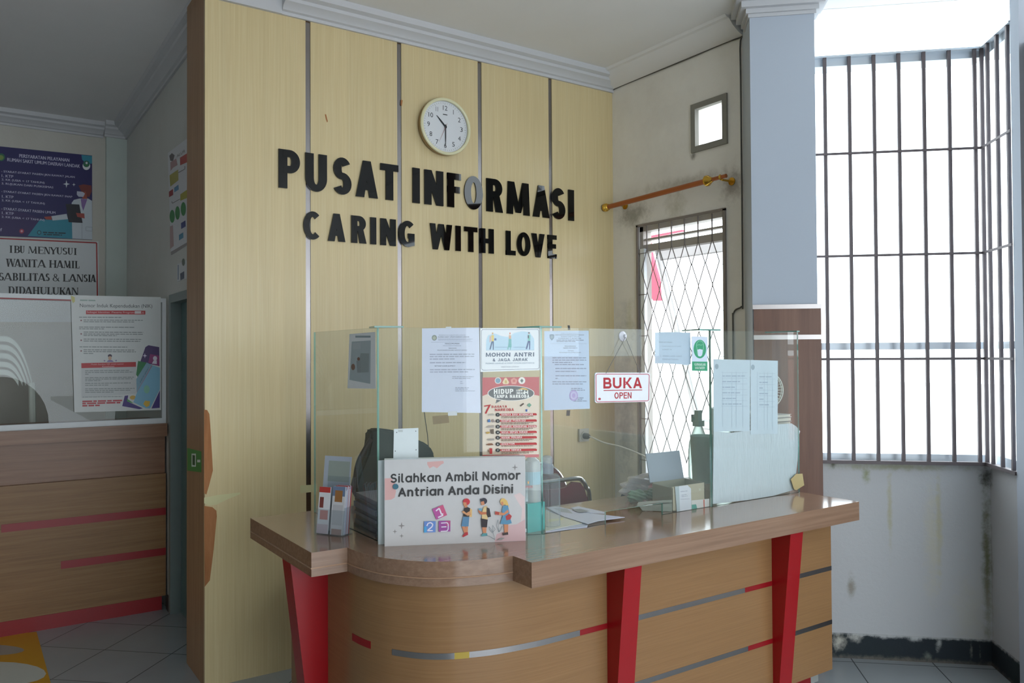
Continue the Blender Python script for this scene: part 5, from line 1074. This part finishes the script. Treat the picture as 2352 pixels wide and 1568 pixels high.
# ================================================================== things on and behind the counter
def leaflets():
    hold = thing('brochure_holder', 'clear acrylic brochure holder on the left end of the counter', 'brochure holder', (1.08, 2.76, HC))
    ACL = glass('acrylic_clear', (.93, .95, .96), 1.0, haze=.05)
    o = Vector((1.043, 2.815, HC)); u = Vector((.066, -.105, 0)); un = u.normalized(); w = Vector((un.y, -un.x, 0))   # w points to the viewer's left-front
    w = Vector((-.105, -.066, 0)).normalized() if False else Vector((.85, .53, 0)).normalized()
    tilt = Vector((.012, -.002, 0)) * 0
    L = u.length
    lean = Vector((.06, .03, .24))
    bm = BM(); bbox_(bm, o, un * L, w * .06, (0, 0, .003)); mk('base', bm, ACL, hold)
    bm = BM(); bbox_(bm, o, un * L, w * .003, (.0093, .0058, .09)); mk('front_wall', bm, ACL, hold)
    bm = BM(); bbox_(bm, o + w * .058, un * L, w * .003, (.0205, .0128, .2)); mk('back_wall', bm, ACL, hold)
    for s_, e_ in ((0, 0), (1, -1)):
        bm = BM(); bbox_(bm, o + un * (L * s_ + e_ * .003), un * .003, w * .055, (.0103, .0064, .1)); mk('side_wall', bm, ACL, hold)
    rnd = random.Random(4)
    def leaf(k, s0, s1, dd, hh, cols, label, group=None):
        a_ = o + un * (L * s0 + .004) + w * (.006 + dd) + Vector((0, 0, .0035)); U = un * (L * (s1 - s0) - .008); V = Vector((.0173, .0108, hh))
        bm = BM(); bbox_(bm, a_, U, w * .0035, V, 0); n = -w
        mats = [ink(cols[0])]
        def pq(u0, v0, u1, v1, c, l):
            mats.append(ink(c)); i = len(mats) - 1; e = n * (.0002 * l)
            quad(bm, [a_ + U * u0 + V * v0 + e, a_ + U * u1 + V * v0 + e, a_ + U * u1 + V * v1 + e, a_ + U * u0 + V * v1 + e], i)
        for l, (u0, v0, u1, v1, c) in enumerate(cols[1:]): pq(u0, v0, u1, v1, c, l + 1)
        mk('brochure', bm, mats, None, label, 'brochure', group)
    leaf(0, 0, .46, .0, .165, ['#d9dade', (0, .88, 1, 1, '#b83a34'), (.1, .55, .45, .78, '#7a3a34'), (.2, .3, .9, .5, '#c98a84'), (.0, .0, 1, .2, '#c8b8c0')], 'white brochure with red top edge at the left of the holder')
    leaf(1, .48, .98, .0, .17, ['#cfcfd2', (0, .8, 1, 1, '#6d7f9c'), (.2, .68, .8, .92, '#9a6a3a'), (.1, .2, .9, .62, '#bdbcc0'), (.1, .0, .9, .12, '#a58a84')], 'grey brochure with small brown picture at the front of the holder')
    for k in range(5):
        leaf(2 + k, .5, .99, .007 * (k + 1), .168 + .003 * (k % 2), [('#dcdce6', '#c8c8dc', '#d8b8c0', '#e2e2ec', '#c05a5e')[k], (0, .93, 1, 1, ('#8f9ab8', '#b8484a', '#d8d8e4', '#a03a40', '#3a4a7a')[k])], 'thin folded brochure standing behind the grey one in the holder', 'folded brochures in the holder')
    a_ = o + un * (-.035) + w * .0635 + Vector((0, 0, .0))
    bm = BM(); bbox_(bm, a_ + un * .01, un * .12, w * .002, (.028, .0175, .272), 0)
    quad(bm, [a_ + un * .03 + Vector((.0185, .0116, .18)) - w * .0008, a_ + un * .125 + Vector((.0185, .0116, .18)) - w * .0008, a_ + un * .125 + Vector((.0263, .0164, .255)) - w * .0008, a_ + un * .03 + Vector((.0263, .0164, .255)) - w * .0008], 1)
    mk('clear_folder', bm, [M('frosted_folder', (176, 184, 196), .4), ink('#9aa49c')], None, 'tall pale folder standing behind the brochures', 'folder')
leaflets()

# stack of dark folders beside the screen corner, inside
FC = ['#2b3140', '#4a5266', '#343b4e', '#5a6276', '#3c4458', '#66708a', '#2f3646', '#586278']
z = HC
for k in range(8):
    th = .012 + .004 * (k % 3); bm = BM(); j = (k * 37 % 5 - 2) * .004
    o = Vector((1.205 + j, 2.635 + j, z)); bbox_(bm, o, (.16, .0, 0), (.02, .24, 0), (0, 0, th - .001), 0); z += th
    mk('folder', bm, ink(FC[k], .4), None, 'dark blue grey folder in the pile beside the screen corner', 'folder', 'folders piled behind the left glass pane')

# black office chair behind the slanted pane
oc = thing('office_chair', 'black office chair behind the left of the counter', 'chair', (1.62, 3.42, 0))
BKF = M('black_fabric', (46, 56, 54), .8, var=.1); BKP = M('black_plastic', (28, 29, 31), .45)
def padded(pts, y0, y1, name, mat, parent, bev=.02):
    bm = BM(); hexa(bm, [(x, y1, z_) for x, z_ in pts], [(x, y0, z_) for x, z_ in pts])
    bmesh.ops.recalc_face_normals(bm, faces=bm.faces)
    bmesh.ops.bevel(bm, geom=[e for e in bm.edges], offset=bev, segments=3, affect='EDGES', clamp_overlap=True)
    return mk(name, bm, mat, parent, smooth=True)
def pz(x, y, yy): p = on(x, y, 1, yy); return (p.x, p.z)
padded([pz(x, y, 3.35) for x, y in [(816, 1125), (824, 1092), (836, 1062), (846, 1038), (851, 1014), (852, 991), (860, 985), (880, 984), (910, 988), (925, 1003), (970, 1012), (990, 1025), (1000, 1045), (996, 1120), (980, 1160), (840, 1170)]], 3.35, 3.42, 'backrest', BKF, oc, .012)
bm = BM(); tube(bm, bez([tuple(on(852, 1008, 1, 3.345)), tuple(on(838, 1031, 1, 3.34)), tuple(on(824, 1058, 1, 3.34)), tuple(on(817, 1090, 1, 3.34)), tuple(on(818, 1120, 1, 3.345))], 5), .011, 8); mk('back_strut', bm, BKP, oc, smooth=True)
bm = BM(); box(bm, (1.42, 3.44, .46), (1.84, 3.84, .53)); bmesh.ops.bevel(bm, geom=list(bm.edges), offset=.02, segments=3, affect='EDGES'); mk('seat', bm, BKF, oc, smooth=True)
bm = BM(); tube(bm, [(1.64, 3.64, .46), (1.64, 3.64, .1)], .03, 12); mk('gas_column', bm, BKP, oc)
bm = BM(); tube(bm, [(1.64, 3.5, .45), (1.64, 3.436, .52), (1.64, 3.43, .85)], .012, 8); mk('back_support', bm, BKP, oc)
for k in range(5):
    an = R(72 * k + 20); bm = BM(); tube(bm, [(1.64, 3.64, .11), (1.64 + .22 * math.cos(an), 3.64 + .22 * math.sin(an), .07)], [.025, .016], 8); f_ = mk('base_arm', bm, BKP, oc)
    bm = BM(); lathe(bm, (1.64 + .22 * math.cos(an) - .02 * math.sin(an), 3.64 + .22 * math.sin(an) + .02 * math.cos(an), .027), (math.sin(an), -math.cos(an), 0), [(.026, 0), (.027, .02), (.026, .04)], 14); mk('castor', bm, BKP, f_)

# maroon chairs with chrome tube
CHR = M('chrome_tube', (190, 188, 188), .18, 1.0, var=.02); MAR = M('maroon_vinyl', (112, 34, 52), .5, var=.08); MAR2 = M('maroon_vinyl_faded', (122, 62, 66), .55, var=.12)
c1 = thing('visitor_chair', 'maroon chair with bent chrome top bar, right behind the counter papers', 'chair', (2.3, 2.98, 0))
yy = 2.98
P_ = lambda x, y, d=yy: tuple(on(x, y, 1, d))
xl, zl = P_(1195, 1150)[0], .5
bm = BM(); rail = [(P_(1195, 1150)[0], yy, .47), P_(1196, 1150), P_(1200, 1120), P_(1215, 1109), P_(1250, 1107), P_(1322, 1098), P_(1338, 1104), P_(1346, 1118), P_(1354, 1148), (P_(1358, 1165)[0], yy, .47)]
tube(bm, bez(rail, 6), .011, 10); mk('top_rail', bm, CHR, c1, smooth=True)
bm = BM(); pts = [(1200, 1124), (1230, 1122), (1262, 1124), (1285, 1122), (1300, 1119), (1316, 1106), (1334, 1108), (1343, 1122), (1351, 1150), (1354, 1170), (1197, 1180)]
Q = [on(x, y, 1, yy - .006) for x, y in pts]; hexa(bm, [q + Vector((0, .016, 0)) for q in Q], Q); mk('back_sling', bm, MAR, c1)
xr = P_(1358, 1165)[0]
bm = BM(); box(bm, (xl + .02, 2.76, .44), (xr - .02, 2.97, .475)); bmesh.ops.bevel(bm, geom=list(bm.edges), offset=.012, segments=2, affect='EDGES'); mk('seat', bm, MAR, c1, smooth=True)
for x in (xl, xr):
    bm = BM(); tube(bm, [(x, yy, .47), (x, 2.98, 0)], .011, 8); mk('leg', bm, CHR, c1); bm = BM(); tube(bm, [(x, 2.96, .455), (x, 2.77, .455), (x, 2.75, .43), (x, 2.74, 0)], .011, 8); mk('leg', bm, CHR, c1)
y2 = 3.36
c2 = thing('visitor_chair', 'faded maroon chair with rounded back and chrome edge, behind the nearer maroon chair', 'chair', (2.4, y2, 0))
P2 = lambda x, y, d=y2: on(x, y, 1, d)
out = [(1183, 1150), (1184, 1110), (1192, 1082), (1212, 1068), (1245, 1066), (1268, 1073), (1286, 1087), (1298, 1108), (1301, 1125), (1292, 1160)]
cc = [Vector(v) for v in bez([tuple(P2(x, y)) for x, y in out], 4)]
bm = BM(); hexa(bm, [v + Vector((0, .035, 0)) for v in cc], cc); mk('backrest', bm, MAR2, c2)
bm = BM(); tube(bm, [v + Vector((.004, .018, .004)) for v in cc], .0095, 8); mk('chrome_edge', bm, CHR, c2, smooth=True)
xa, xb = P2(1188, 1150).x, P2(1296, 1150).x
bm = BM(); box(bm, (xa - .03, 3.0, .44), (xb + .05, 3.34, .49)); bmesh.ops.bevel(bm, geom=list(bm.edges), offset=.015, segments=2, affect='EDGES'); mk('seat', bm, MAR2, c2, smooth=True)
for x in (xa, xb):
    bm = BM(); tube(bm, [(x, 3.39, .8), (x, 3.38, .46), (x, 3.42, 0)], .011, 8); mk('leg', bm, CHR, c2); bm = BM(); tube(bm, [(x, 3.36, .43), (x, 3.05, .43), (x, 3.01, 0)], .011, 8); mk('leg', bm, CHR, c2)
# navy chair
y3 = 2.88
c3 = thing('desk_chair', 'navy round backed chair below the caged window', 'chair', (2.85, y3, 0))
NAVY = M('navy_fabric', (52, 60, 84), .75, var=.1)
cc = [Vector(v) for v in bez([tuple(on(x, y, 1, y3)) for x, y in [(1436, 1170), (1441, 1140), (1452, 1118), (1470, 1099), (1495, 1089), (1525, 1088), (1545, 1094), (1558, 1112), (1562, 1165)]], 5)]
bm = BM(); hexa(bm, [v + Vector((0, .045, 0)) for v in cc], cc); mk('backrest', bm, NAVY, c3)
bm = BM(); box(bm, (2.72, 2.96, .42), (3.05, 3.28, .48)); bmesh.ops.bevel(bm, geom=list(bm.edges), offset=.02, segments=2, affect='EDGES'); mk('seat', bm, NAVY, c3, smooth=True)
bm = BM(); tube(bm, [(2.82, 3.0, .43), (2.82, 2.945, .5), (2.82, 2.935, .8)], .012, 8); mk('back_support', bm, BKP, c3)
for x, y in ((2.75, 2.98), (3.02, 2.98), (2.75, 3.25), (3.02, 3.25)):
    bm = BM(); tube(bm, [(x, y, .42), (x, y, 0)], .013, 8); mk('leg', bm, BKP, c3)

# sanitiser bottle and clear dispenser behind the number sign
TEALP = M('teal_label', (64, 168, 164), .35); CLP = M('clear_pet', (232, 242, 246), .2, var=.03); CLP.node_tree.nodes['Principled BSDF'].inputs['Transmission Weight'].default_value = .55
sz = thing('sanitiser_bottle', 'clear hand rub bottle on a teal base, behind the number sign', 'bottle', (1.735, 2.41, HC))
bo = Vector((1.728, 2.412, HC))
bm = BM(); lathe(bm, bo + Vector((0, 0, .105)), (0, 0, 1), [(.031, 0), (.033, .01), (.033, .13), (.028, .15), (.014, .162), (.012, .175)], 24); b_ = mk('bottle_body', bm, CLP, sz, smooth=True)
bm = BM(); lathe(bm, bo + Vector((0, 0, .17)), (0, 0, 1), [(.0335, 0), (.0338, .002), (.0338, .045), (.0335, .047)], 24, cap=False); mk('label', bm, M('bottle_label', (150, 190, 205), .4), sz)
a = Art((0, bo.y - .0345, 0), (0, -1, 0), 1180, 1040, 7.84); a.mats = []
vsl = BM(); a.bm.free(); a.bm = vsl
a.text('AMIN', 165, 640, 335, 625, 46, '#b8323c', .04); a.rect(248, 505, 276, 552, '#d8962e'); a.done('label_print', parent=sz)
bm = BM(); lathe(bm, bo + Vector((0, 0, .28)), (0, 0, 1), [(.014, 0), (.014, .02), (.006, .024), (.006, .04), (.016, .042), (.016, .055), (.004, .057)], 16); tube(bm, [bo + Vector((0, 0, .33)), bo + Vector((-.02, -.03, .326))], .005, 8); mk('pump', bm, M('white_pump', (228, 230, 232), .3), sz, smooth=True)
bm = BM(); bbox_(bm, bo + Vector((-.045, -.034, 0)), (.078, 0, 0), (0, .07, 0), (0, 0, .105)); mk('teal_base', bm, TEALP, sz)
a = Art((0, bo.y - .0345, 0), (0, -1, 0), 1180, 1040, 7.84); a.rect(185, 1360, 230, 1420, '#c6dcdc'); a.done('base_mark', parent=sz)
dp = thing('clear_container', 'greyish clear plastic container beside the sanitiser bottle', 'container', (1.80, 2.42, HC))
bm = BM(); o_ = Vector((1.778, 2.375, HC)); bbox_(bm, o_, (.06, 0, 0), (0, .10, 0), (0, 0, .2)); bmesh.ops.bevel(bm, geom=list(bm.edges), offset=.008, segments=2, affect='EDGES'); mk('body', bm, glass('grey_clear', (.93, .95, .96), .8, haze=.16, hazecol=(190, 202, 210)), dp, smooth=True)
bm = BM(); lathe(bm, o_ + Vector((.03, .05, .2)), (0, 0, 1), [(.024, 0), (.024, .03), (.02, .035), (.02, .06), (.012, .066)], 18); mk('lid', bm, glass('grey_lid', (.9, .93, .96), .6, haze=.35, hazecol=(200, 210, 224)), dp, smooth=True)

# papers on the counter just inside the slot
def sheet_on(px, z, c, label, group=None, th=.002, extra=()):
    a = Art((0, 0, z), (0, 0, 1), 1180, 1040, 7.84); a.sheet(px, c, th)
    for pts, cc_ in extra: a.poly(pts, cc_)
    return a.done('paper', label, 'paper', None, group)
sheet_on([(575, 1010), (900, 1150), (1330, 1290), (1320, 1318), (1120, 1345), (575, 1408)], HC + .003, '#c6cce2', 'bluish white papers at the bottom of the heap behind the slot', th=.003)
sheet_on([(570, 1030), (840, 1130), (1230, 1260), (900, 1325), (575, 1398)], HC + .006, '#d6d4c6', 'cream paper on the heap behind the slot', th=.002, extra=[([(620, 1190), (900, 1170), (880, 1200), (640, 1240)], '#e0dca8')])
sheet_on([(590, 975), (760, 955), (1420, 1085), (2000, 1150), (1520, 1215), (1330, 1270), (900, 1140)], HC + .009, '#cfd3e8', 'printed white sheet lying on top of the heap, sticking out right', th=.002, extra=[([(700, 985), (960, 1000), (1070, 1090), (860, 1060)], '#a9b0ba')])
sheet_on([(1020, 985), (1160, 955), (1660, 1060), (1620, 1085), (1380, 1070), (1100, 1010)], HC + .0115, '#cdd0e4', 'white sheet with dark picture at the back of the heap', th=.002, extra=[([(1040, 1010), (1200, 1000), (1370, 1045), (1180, 1070)], '#8f949c')])

bm = BM(); tube(bm, bez([tuple(on(973, 935, 1, 3.86)), tuple(on(977, 965, 1, 3.86)), tuple(on(982, 1000, 1, 3.84)), tuple(on(985, 1040, 1, 3.8))], 5), .0022, 6); mk('thin_cable', bm, BKP, None, 'thin dark cable hanging on the wood panel behind the slanted pane', 'cable', smooth=True)
# cardboard box with the grey lid flap and queue card
CARD = M('grey_cardboard', (150, 148, 132), .8, var=.08); CARDT = M('tan_cardboard', (174, 166, 144), .8, var=.06); CARDW = M('white_card', (214, 216, 226), .6, var=.03)
cb = thing('cardboard_box', 'open cardboard box with raised grey flap, left of the screen joint', 'cardboard box', (2.48, 2.42, HC))
o = Vector((2.385, 2.345, HC)); ux, uy = Vector((.195, 0, 0)), Vector((.02, .13, 0)); hz = Vector((0, 0, .102)); w_ = .004
bm = BM(); bbox_(bm, o, ux, uy, (0, 0, .004)); mk('bottom', bm, CARD, cb)
bm = BM(); bbox_(bm, o, ux, (0, w_, 0), hz); mk('front_wall', bm, CARDT, cb)
bm = BM(); bbox_(bm, o, (w_, 0, 0), uy, hz * .95); mk('side_wall', bm, CARD, cb); bm = BM(); bbox_(bm, o + ux - Vector((w_, 0, 0)), (w_, 0, 0), uy, hz); mk('side_wall', bm, CARD, cb)
bm = BM(); bbox_(bm, o + uy, ux, (0, w_, 0), hz); mk('back_wall', bm, CARD, cb)
bm = BM(); bbox_(bm, o + uy + hz + Vector((-.012, .004, 0)), ux * 1.04, (0, w_, 0), (.004, .03, .118)); mk('lid_flap', bm, M('grey_flap', (150, 160, 172), .7, var=.05), cb)
bm = BM(); hexa(bm, [o + Vector((-.10, .10, .02)), o + Vector((0, 0, .035)), o + Vector((0, .004, .035)), o + Vector((-.10, .104, .02))], [o + Vector((-.09, .10, .035)), o + Vector((0, 0, .05)), o + Vector((0, .004, .05)), o + Vector((-.09, .104, .035))]); hexa(bm, [o + Vector((-.085, .085, .002)), o + Vector((-.0, -.0, .002)), o + Vector((-.0, .004, .002)), o + Vector((-.085, .089, .002))], [o + Vector((-.10, .10, .03)), o + Vector((0, 0, .04)), o + Vector((0, .004, .04)), o + Vector((-.10, .104, .03))]); mk('open_side_flap', bm, M('grey_green_card', (150, 156, 146), .7, var=.08), cb)
a = Art((0, 2.3435, 0), (0, -1, 0), 1430, 1020, 8.713)
a.sheet([(1380, 1120), (1735, 1085), (1738, 1255), (1385, 1310)], '#d9d6d4', .0008); a.poly([(1384, 1205), (1470, 1195), (1495, 1285), (1386, 1305)], '#3f9c90'); a.poly([(1615, 1105), (1640, 1098), (1642, 1250), (1622, 1255)], '#c8503a')
for l_ in ((1395, 940), ): a.poly([(1530, 880), (1560, 876), (1562, 920), (1532, 924)], '#b8b4a4'); a.line([(1625, 880), (1660, 920)], 6, '#6a665a')
a.done('printed_band', parent=cb)
a = Art((0, 2.340, 0), (0, -1, 0), 1430, 1020, 8.713)
a.sheet([(1050, 845), (1300, 815), (1368, 880), (1380, 1330), (1090, 1375)], CARDW, .0015); a.poly([(1050, 845), (1130, 835), (1150, 1366), (1090, 1375)], '#aebac0')
a.lines(1160, 1310, [(950, 1310)], 14, '#a6a8ba', -16, 62); a.lines(1180, 1300, [(1020, 1290), (1050, 1300)], 12, '#a6a8ba', -14, 63); a.lines(1160, 1340, [(1100, 1340)], 8, '#9a9cb0', -10, 61)
a.done('queue_card', 'small white card leaning on the front of the cardboard box', 'card')

# plastic bag of food
def bag(name, cx, cy, rx, ry, rz, mat, seed, label, cat, zoff=0, parent=None):
    bm = BM(); bmesh.ops.create_icosphere(bm, subdivisions=5, radius=1); rnd = random.Random(seed)
    ph = [rnd.uniform(0, 6) for _ in range(6)]
    for v in bm.verts:
        c = v.co; k = 1 + .13 * math.sin(5 * c.x + ph[0]) * math.sin(6 * c.y + ph[1]) + .08 * math.sin(11 * c.z + ph[2] + 7 * c.x)
        v.co = Vector((cx + c.x * rx * k, cy + c.y * ry * k, HC + zoff + max(.001, rz * (c.z * k + .92) ))) 
    return mk(name, bm, mat, parent, label, cat, smooth='all')
BAGP = glass('thin_plastic_bag', (.97, .96, .97), 1.0, rough=.15, wav=.3, haze=.28, hazecol=(245, 240, 242))
fb = thing('food_bag', 'crumpled clear plastic bag of food packets on the counter', 'plastic bag', (2.55, 2.56, HC))
for k, (px, py, r_, c_) in enumerate(((1470, 1143, .042, '#7c9a84'), (1502, 1140, .04, '#5f7a5e'), (1525, 1122, .05, '#c9a0a4'), (1515, 1132, .035, '#c06a72'))):
    q = on(px, py, 2, HC + .02); bag('food_packet', q.x, q.y + .02, r_ * 1.1, r_ * .8, r_ * .65, M('packet_%d' % k, c_, .5, var=.2), k + 3, None, None, zoff=(0, 0, .05, .02)[k], parent=fb)
q = on(1500, 1128, 2, HC + .03); bag('bag_skin', q.x, q.y + .02, .15, .085, .055, BAGP, 12, None, None, parent=fb)
q2 = on(1530, 1105, 1, q.y + .05); bm = BM(); rnd = random.Random(9)
for k in range(7):
    b_ = Vector((q.x + .02 + rnd.uniform(-.06, .06), q.y + rnd.uniform(-.02, .05), HC + .07)); t_ = Vector((q2.x + .03 + rnd.uniform(-.05, .05), q2.y + rnd.uniform(-.02, .02), q2.z + rnd.uniform(-.01, .03)))
    s_ = Vector((rnd.uniform(.02, .05), rnd.uniform(-.02, .02), .0)); quad(bm, [b_ - s_, b_ + s_, t_ + s_ * .6, t_ - s_ * .4])
mk('bag_top', bm, BAGP, fb, fix=False)

# shelf below the window: spray bottles, dark and pale tubs; fan on books behind the right pane
sbz = .885
cab = thing('low_cabinet', 'low pale cabinet under the caged window', 'cabinet', (3.2, 2.9, 0))
bm = BM(); box(bm, (3.075, 2.79, 0), (3.37, 3.02, .87)); mk('body', bm, M('pale_cabinet', (176, 178, 176), .6), cab)
bm = BM(); box(bm, (3.06, 2.78, .87), (3.392, 3.03, sbz)); mk('top', bm, M('cabinet_top', (168, 160, 150), .5), cab)
for y0 in (2.795, 2.908):
    bm = BM(); box(bm, (3.062, y0, .06), (3.075, y0 + .107, .85)); dd = mk('door', bm, M('cabinet_door', (184, 186, 184), .55), cab)
    bm = BM(); tube(bm, [(3.055, y0 + .09, .5), (3.055, y0 + .09, .6)], .005, 8); mk('handle', bm, CHR, dd)
def at_z(x, y, z): return on(x, y, 2, z)
b_ = on(1597, 1040, 0, 3.2)
sp = thing('spray_bottle', 'pale green spray bottle against the bright window', 'bottle', (b_.x, b_.y, sbz))
SPM = M('pale_green_bottle', (226, 244, 236), .3); SPM.node_tree.nodes['Principled BSDF'].inputs['Transmission Weight'].default_value = .85; SPM.node_tree.nodes['Principled BSDF'].inputs['Roughness'].default_value = .5
bc = Vector((3.22, 2.968, sbz))
bm = BM(); lathe(bm, bc, (0, 0, 1), [(.052, 0), (.055, .01), (.055, .14), (.05, .19), (.03, .25), (.02, .275)], 22); mk('body', bm, SPM, sp, smooth=True)
bm = BM(); box(bm, (bc.x - .022, bc.y - .022, HC + .26), (bc.x + .022, bc.y + .022, HC + .29)); box(bm, (bc.x - .015, bc.y - .012, HC + .29), (bc.x + .015, bc.y + .014, HC + .345)); box(bm, (bc.x - .01, bc.y + .03, HC + .28), (bc.x + .01, bc.y + .042, HC + .32)); box(bm, (bc.x - .01, bc.y + .014, HC + .305), (bc.x + .01, bc.y + .042, HC + .32)); mk('spray_head', bm, M('spray_head_grey', (150, 176, 166), .4), sp)
TUBM = M('dark_green_tub', (176, 206, 196), .5); _q = TUBM.node_tree.nodes['Principled BSDF']; _q.inputs['Transmission Weight'].default_value = .3; _q.inputs['Roughness'].default_value = .6
bm = BM(); c_ = Vector((3.14, on(1616, 1030, 0, 3.14).y, sbz)); lathe(bm, c_, (0, 0, 1), [(.056, 0), (.058, .01), (.068, .235), (.07, .24), (.065, .24), (.052, .012)], 26); mk('dark_tub', bm, TUBM, None, 'dark green plastic tub behind the glass joint', 'tub', smooth=True)
bm = BM(); c_ = Vector((3.325, 2.905, sbz)); lathe(bm, c_, (0, 0, 1), [(.05, 0), (.052, .01), (.056, .35), (.06, .35), (.06, .37), (.03, .38), (.0, .382)], 26); mk('pale_canister', bm, SPM, None, 'tall pale green canister behind the dark tub', 'canister', smooth=True)
# carton, books and desk fan behind the right pane
ct = thing('carton', 'plain carton on the worktop behind the plastic sheet', 'carton', (3.1, 2.44, HC))
bm = BM(); box(bm, (3.0, 2.375, HC), (3.19, 2.52, 1.19)); mk('body', bm, M('plain_carton', (170, 160, 146), .8, var=.05), ct)
bm = BM(); box(bm, (3.08, 2.374, 1.0), (3.11, 2.375, 1.19)); mk('tape', bm, M('carton_tape', (190, 170, 120), .3), ct)
z = 1.19
for k, (th, c_, w, d) in enumerate(((.022, '#8f8782', .2, .14), (.016, '#a8a29c', .19, .135), (.02, '#7d7672', .2, .14), (.014, '#c4c2be', .185, .13))):
    bm = BM(); x0 = 3.205 - w - .004 * (k % 2); box(bm, (x0, 2.37, z), (x0 + w, 2.37 + d, z + .002)); box(bm, (x0, 2.37, z + th - .003), (x0 + w, 2.37 + d, z + th - .001)); box(bm, (x0 + .004, 2.374, z + .002), (x0 + w - .004, 2.366 + d, z + th - .003), 1); z += th
    mk('book', bm, [ink(c_), ink('#d4cfc2')], None, 'grey covered book, %s of the pile under the desk fan' % ('lowest', 'second from bottom', 'third from bottom', 'topmost')[k], 'book', 'books under the desk fan')
FANW = M('fan_white', (226, 226, 218), .4)
df = thing('desk_fan', 'white desk fan standing on books behind the right pane', 'fan', (3.11, 2.44, z))
fc_ = on(1752, 895, 1, 2.43); ax = Vector((-.55, -.83, 0)).normalized(); su = Vector((ax.y, -ax.x, 0)); R0 = .094
bm = BM(); lathe(bm, (fc_.x, 2.44, z), (0, 0, 1), [(.07, 0), (.07, .008), (.05, .016), (.012, .03), (.011, fc_.z - z)], 22); mk('stand', bm, FANW, df, smooth=True)
bm = BM(); lathe(bm, fc_ - ax * .03, -ax, [(.03, 0), (.034, .02), (.03, .06), (.012, .075)], 18); mk('motor', bm, FANW, df, smooth=True)
bm = BM()
for r_, h_ in ((R0, 0), (R0 * .97, .012), (R0 * .97, -.012), (R0 * .62, .03), (R0 * .3, .035)):
    tube(bm, [fc_ + ax * h_ + su * (r_ * math.cos(2 * math.pi * k / 40)) + Vector((0, 0, r_ * math.sin(2 * math.pi * k / 40))) for k in range(40)], .0022, 6, closed=True)
for k in range(36):
    a_ = 2 * math.pi * k / 36; e_ = su * math.cos(a_) + Vector((0, 0, math.sin(a_)))
    for sg in (1, -1): tube(bm, [fc_ + ax * (.036 * sg) + e_ * .02, fc_ + ax * (.03 * sg) + e_ * (R0 * .6), fc_ + ax * (.012 * sg) + e_ * (R0 * .97)], .0009, 4)
mk('cage', bm, FANW, df)
bm = BM(); lathe(bm, fc_ - ax * .01, ax, [(.02, 0), (.02, .02), (.012, .028)], 16)
mk('hub', bm, FANW, df)
for k in range(3):
    a0 = 2.1 * k; bm = BM(); P = []
    for t_, r_ in ((-.35, .02), (-.55, .085), (.25, .088), (.3, .02)): P.append(fc_ + ax * (.012 * t_) + (su * math.cos(a0 + t_) + Vector((0, 0, math.sin(a0 + t_)))) * r_)
    hexa(bm, P, [p + ax * .0015 for p in P]); mk('blade', bm, M('fan_blade_%d' % k, (196, 206, 214), .3), df)
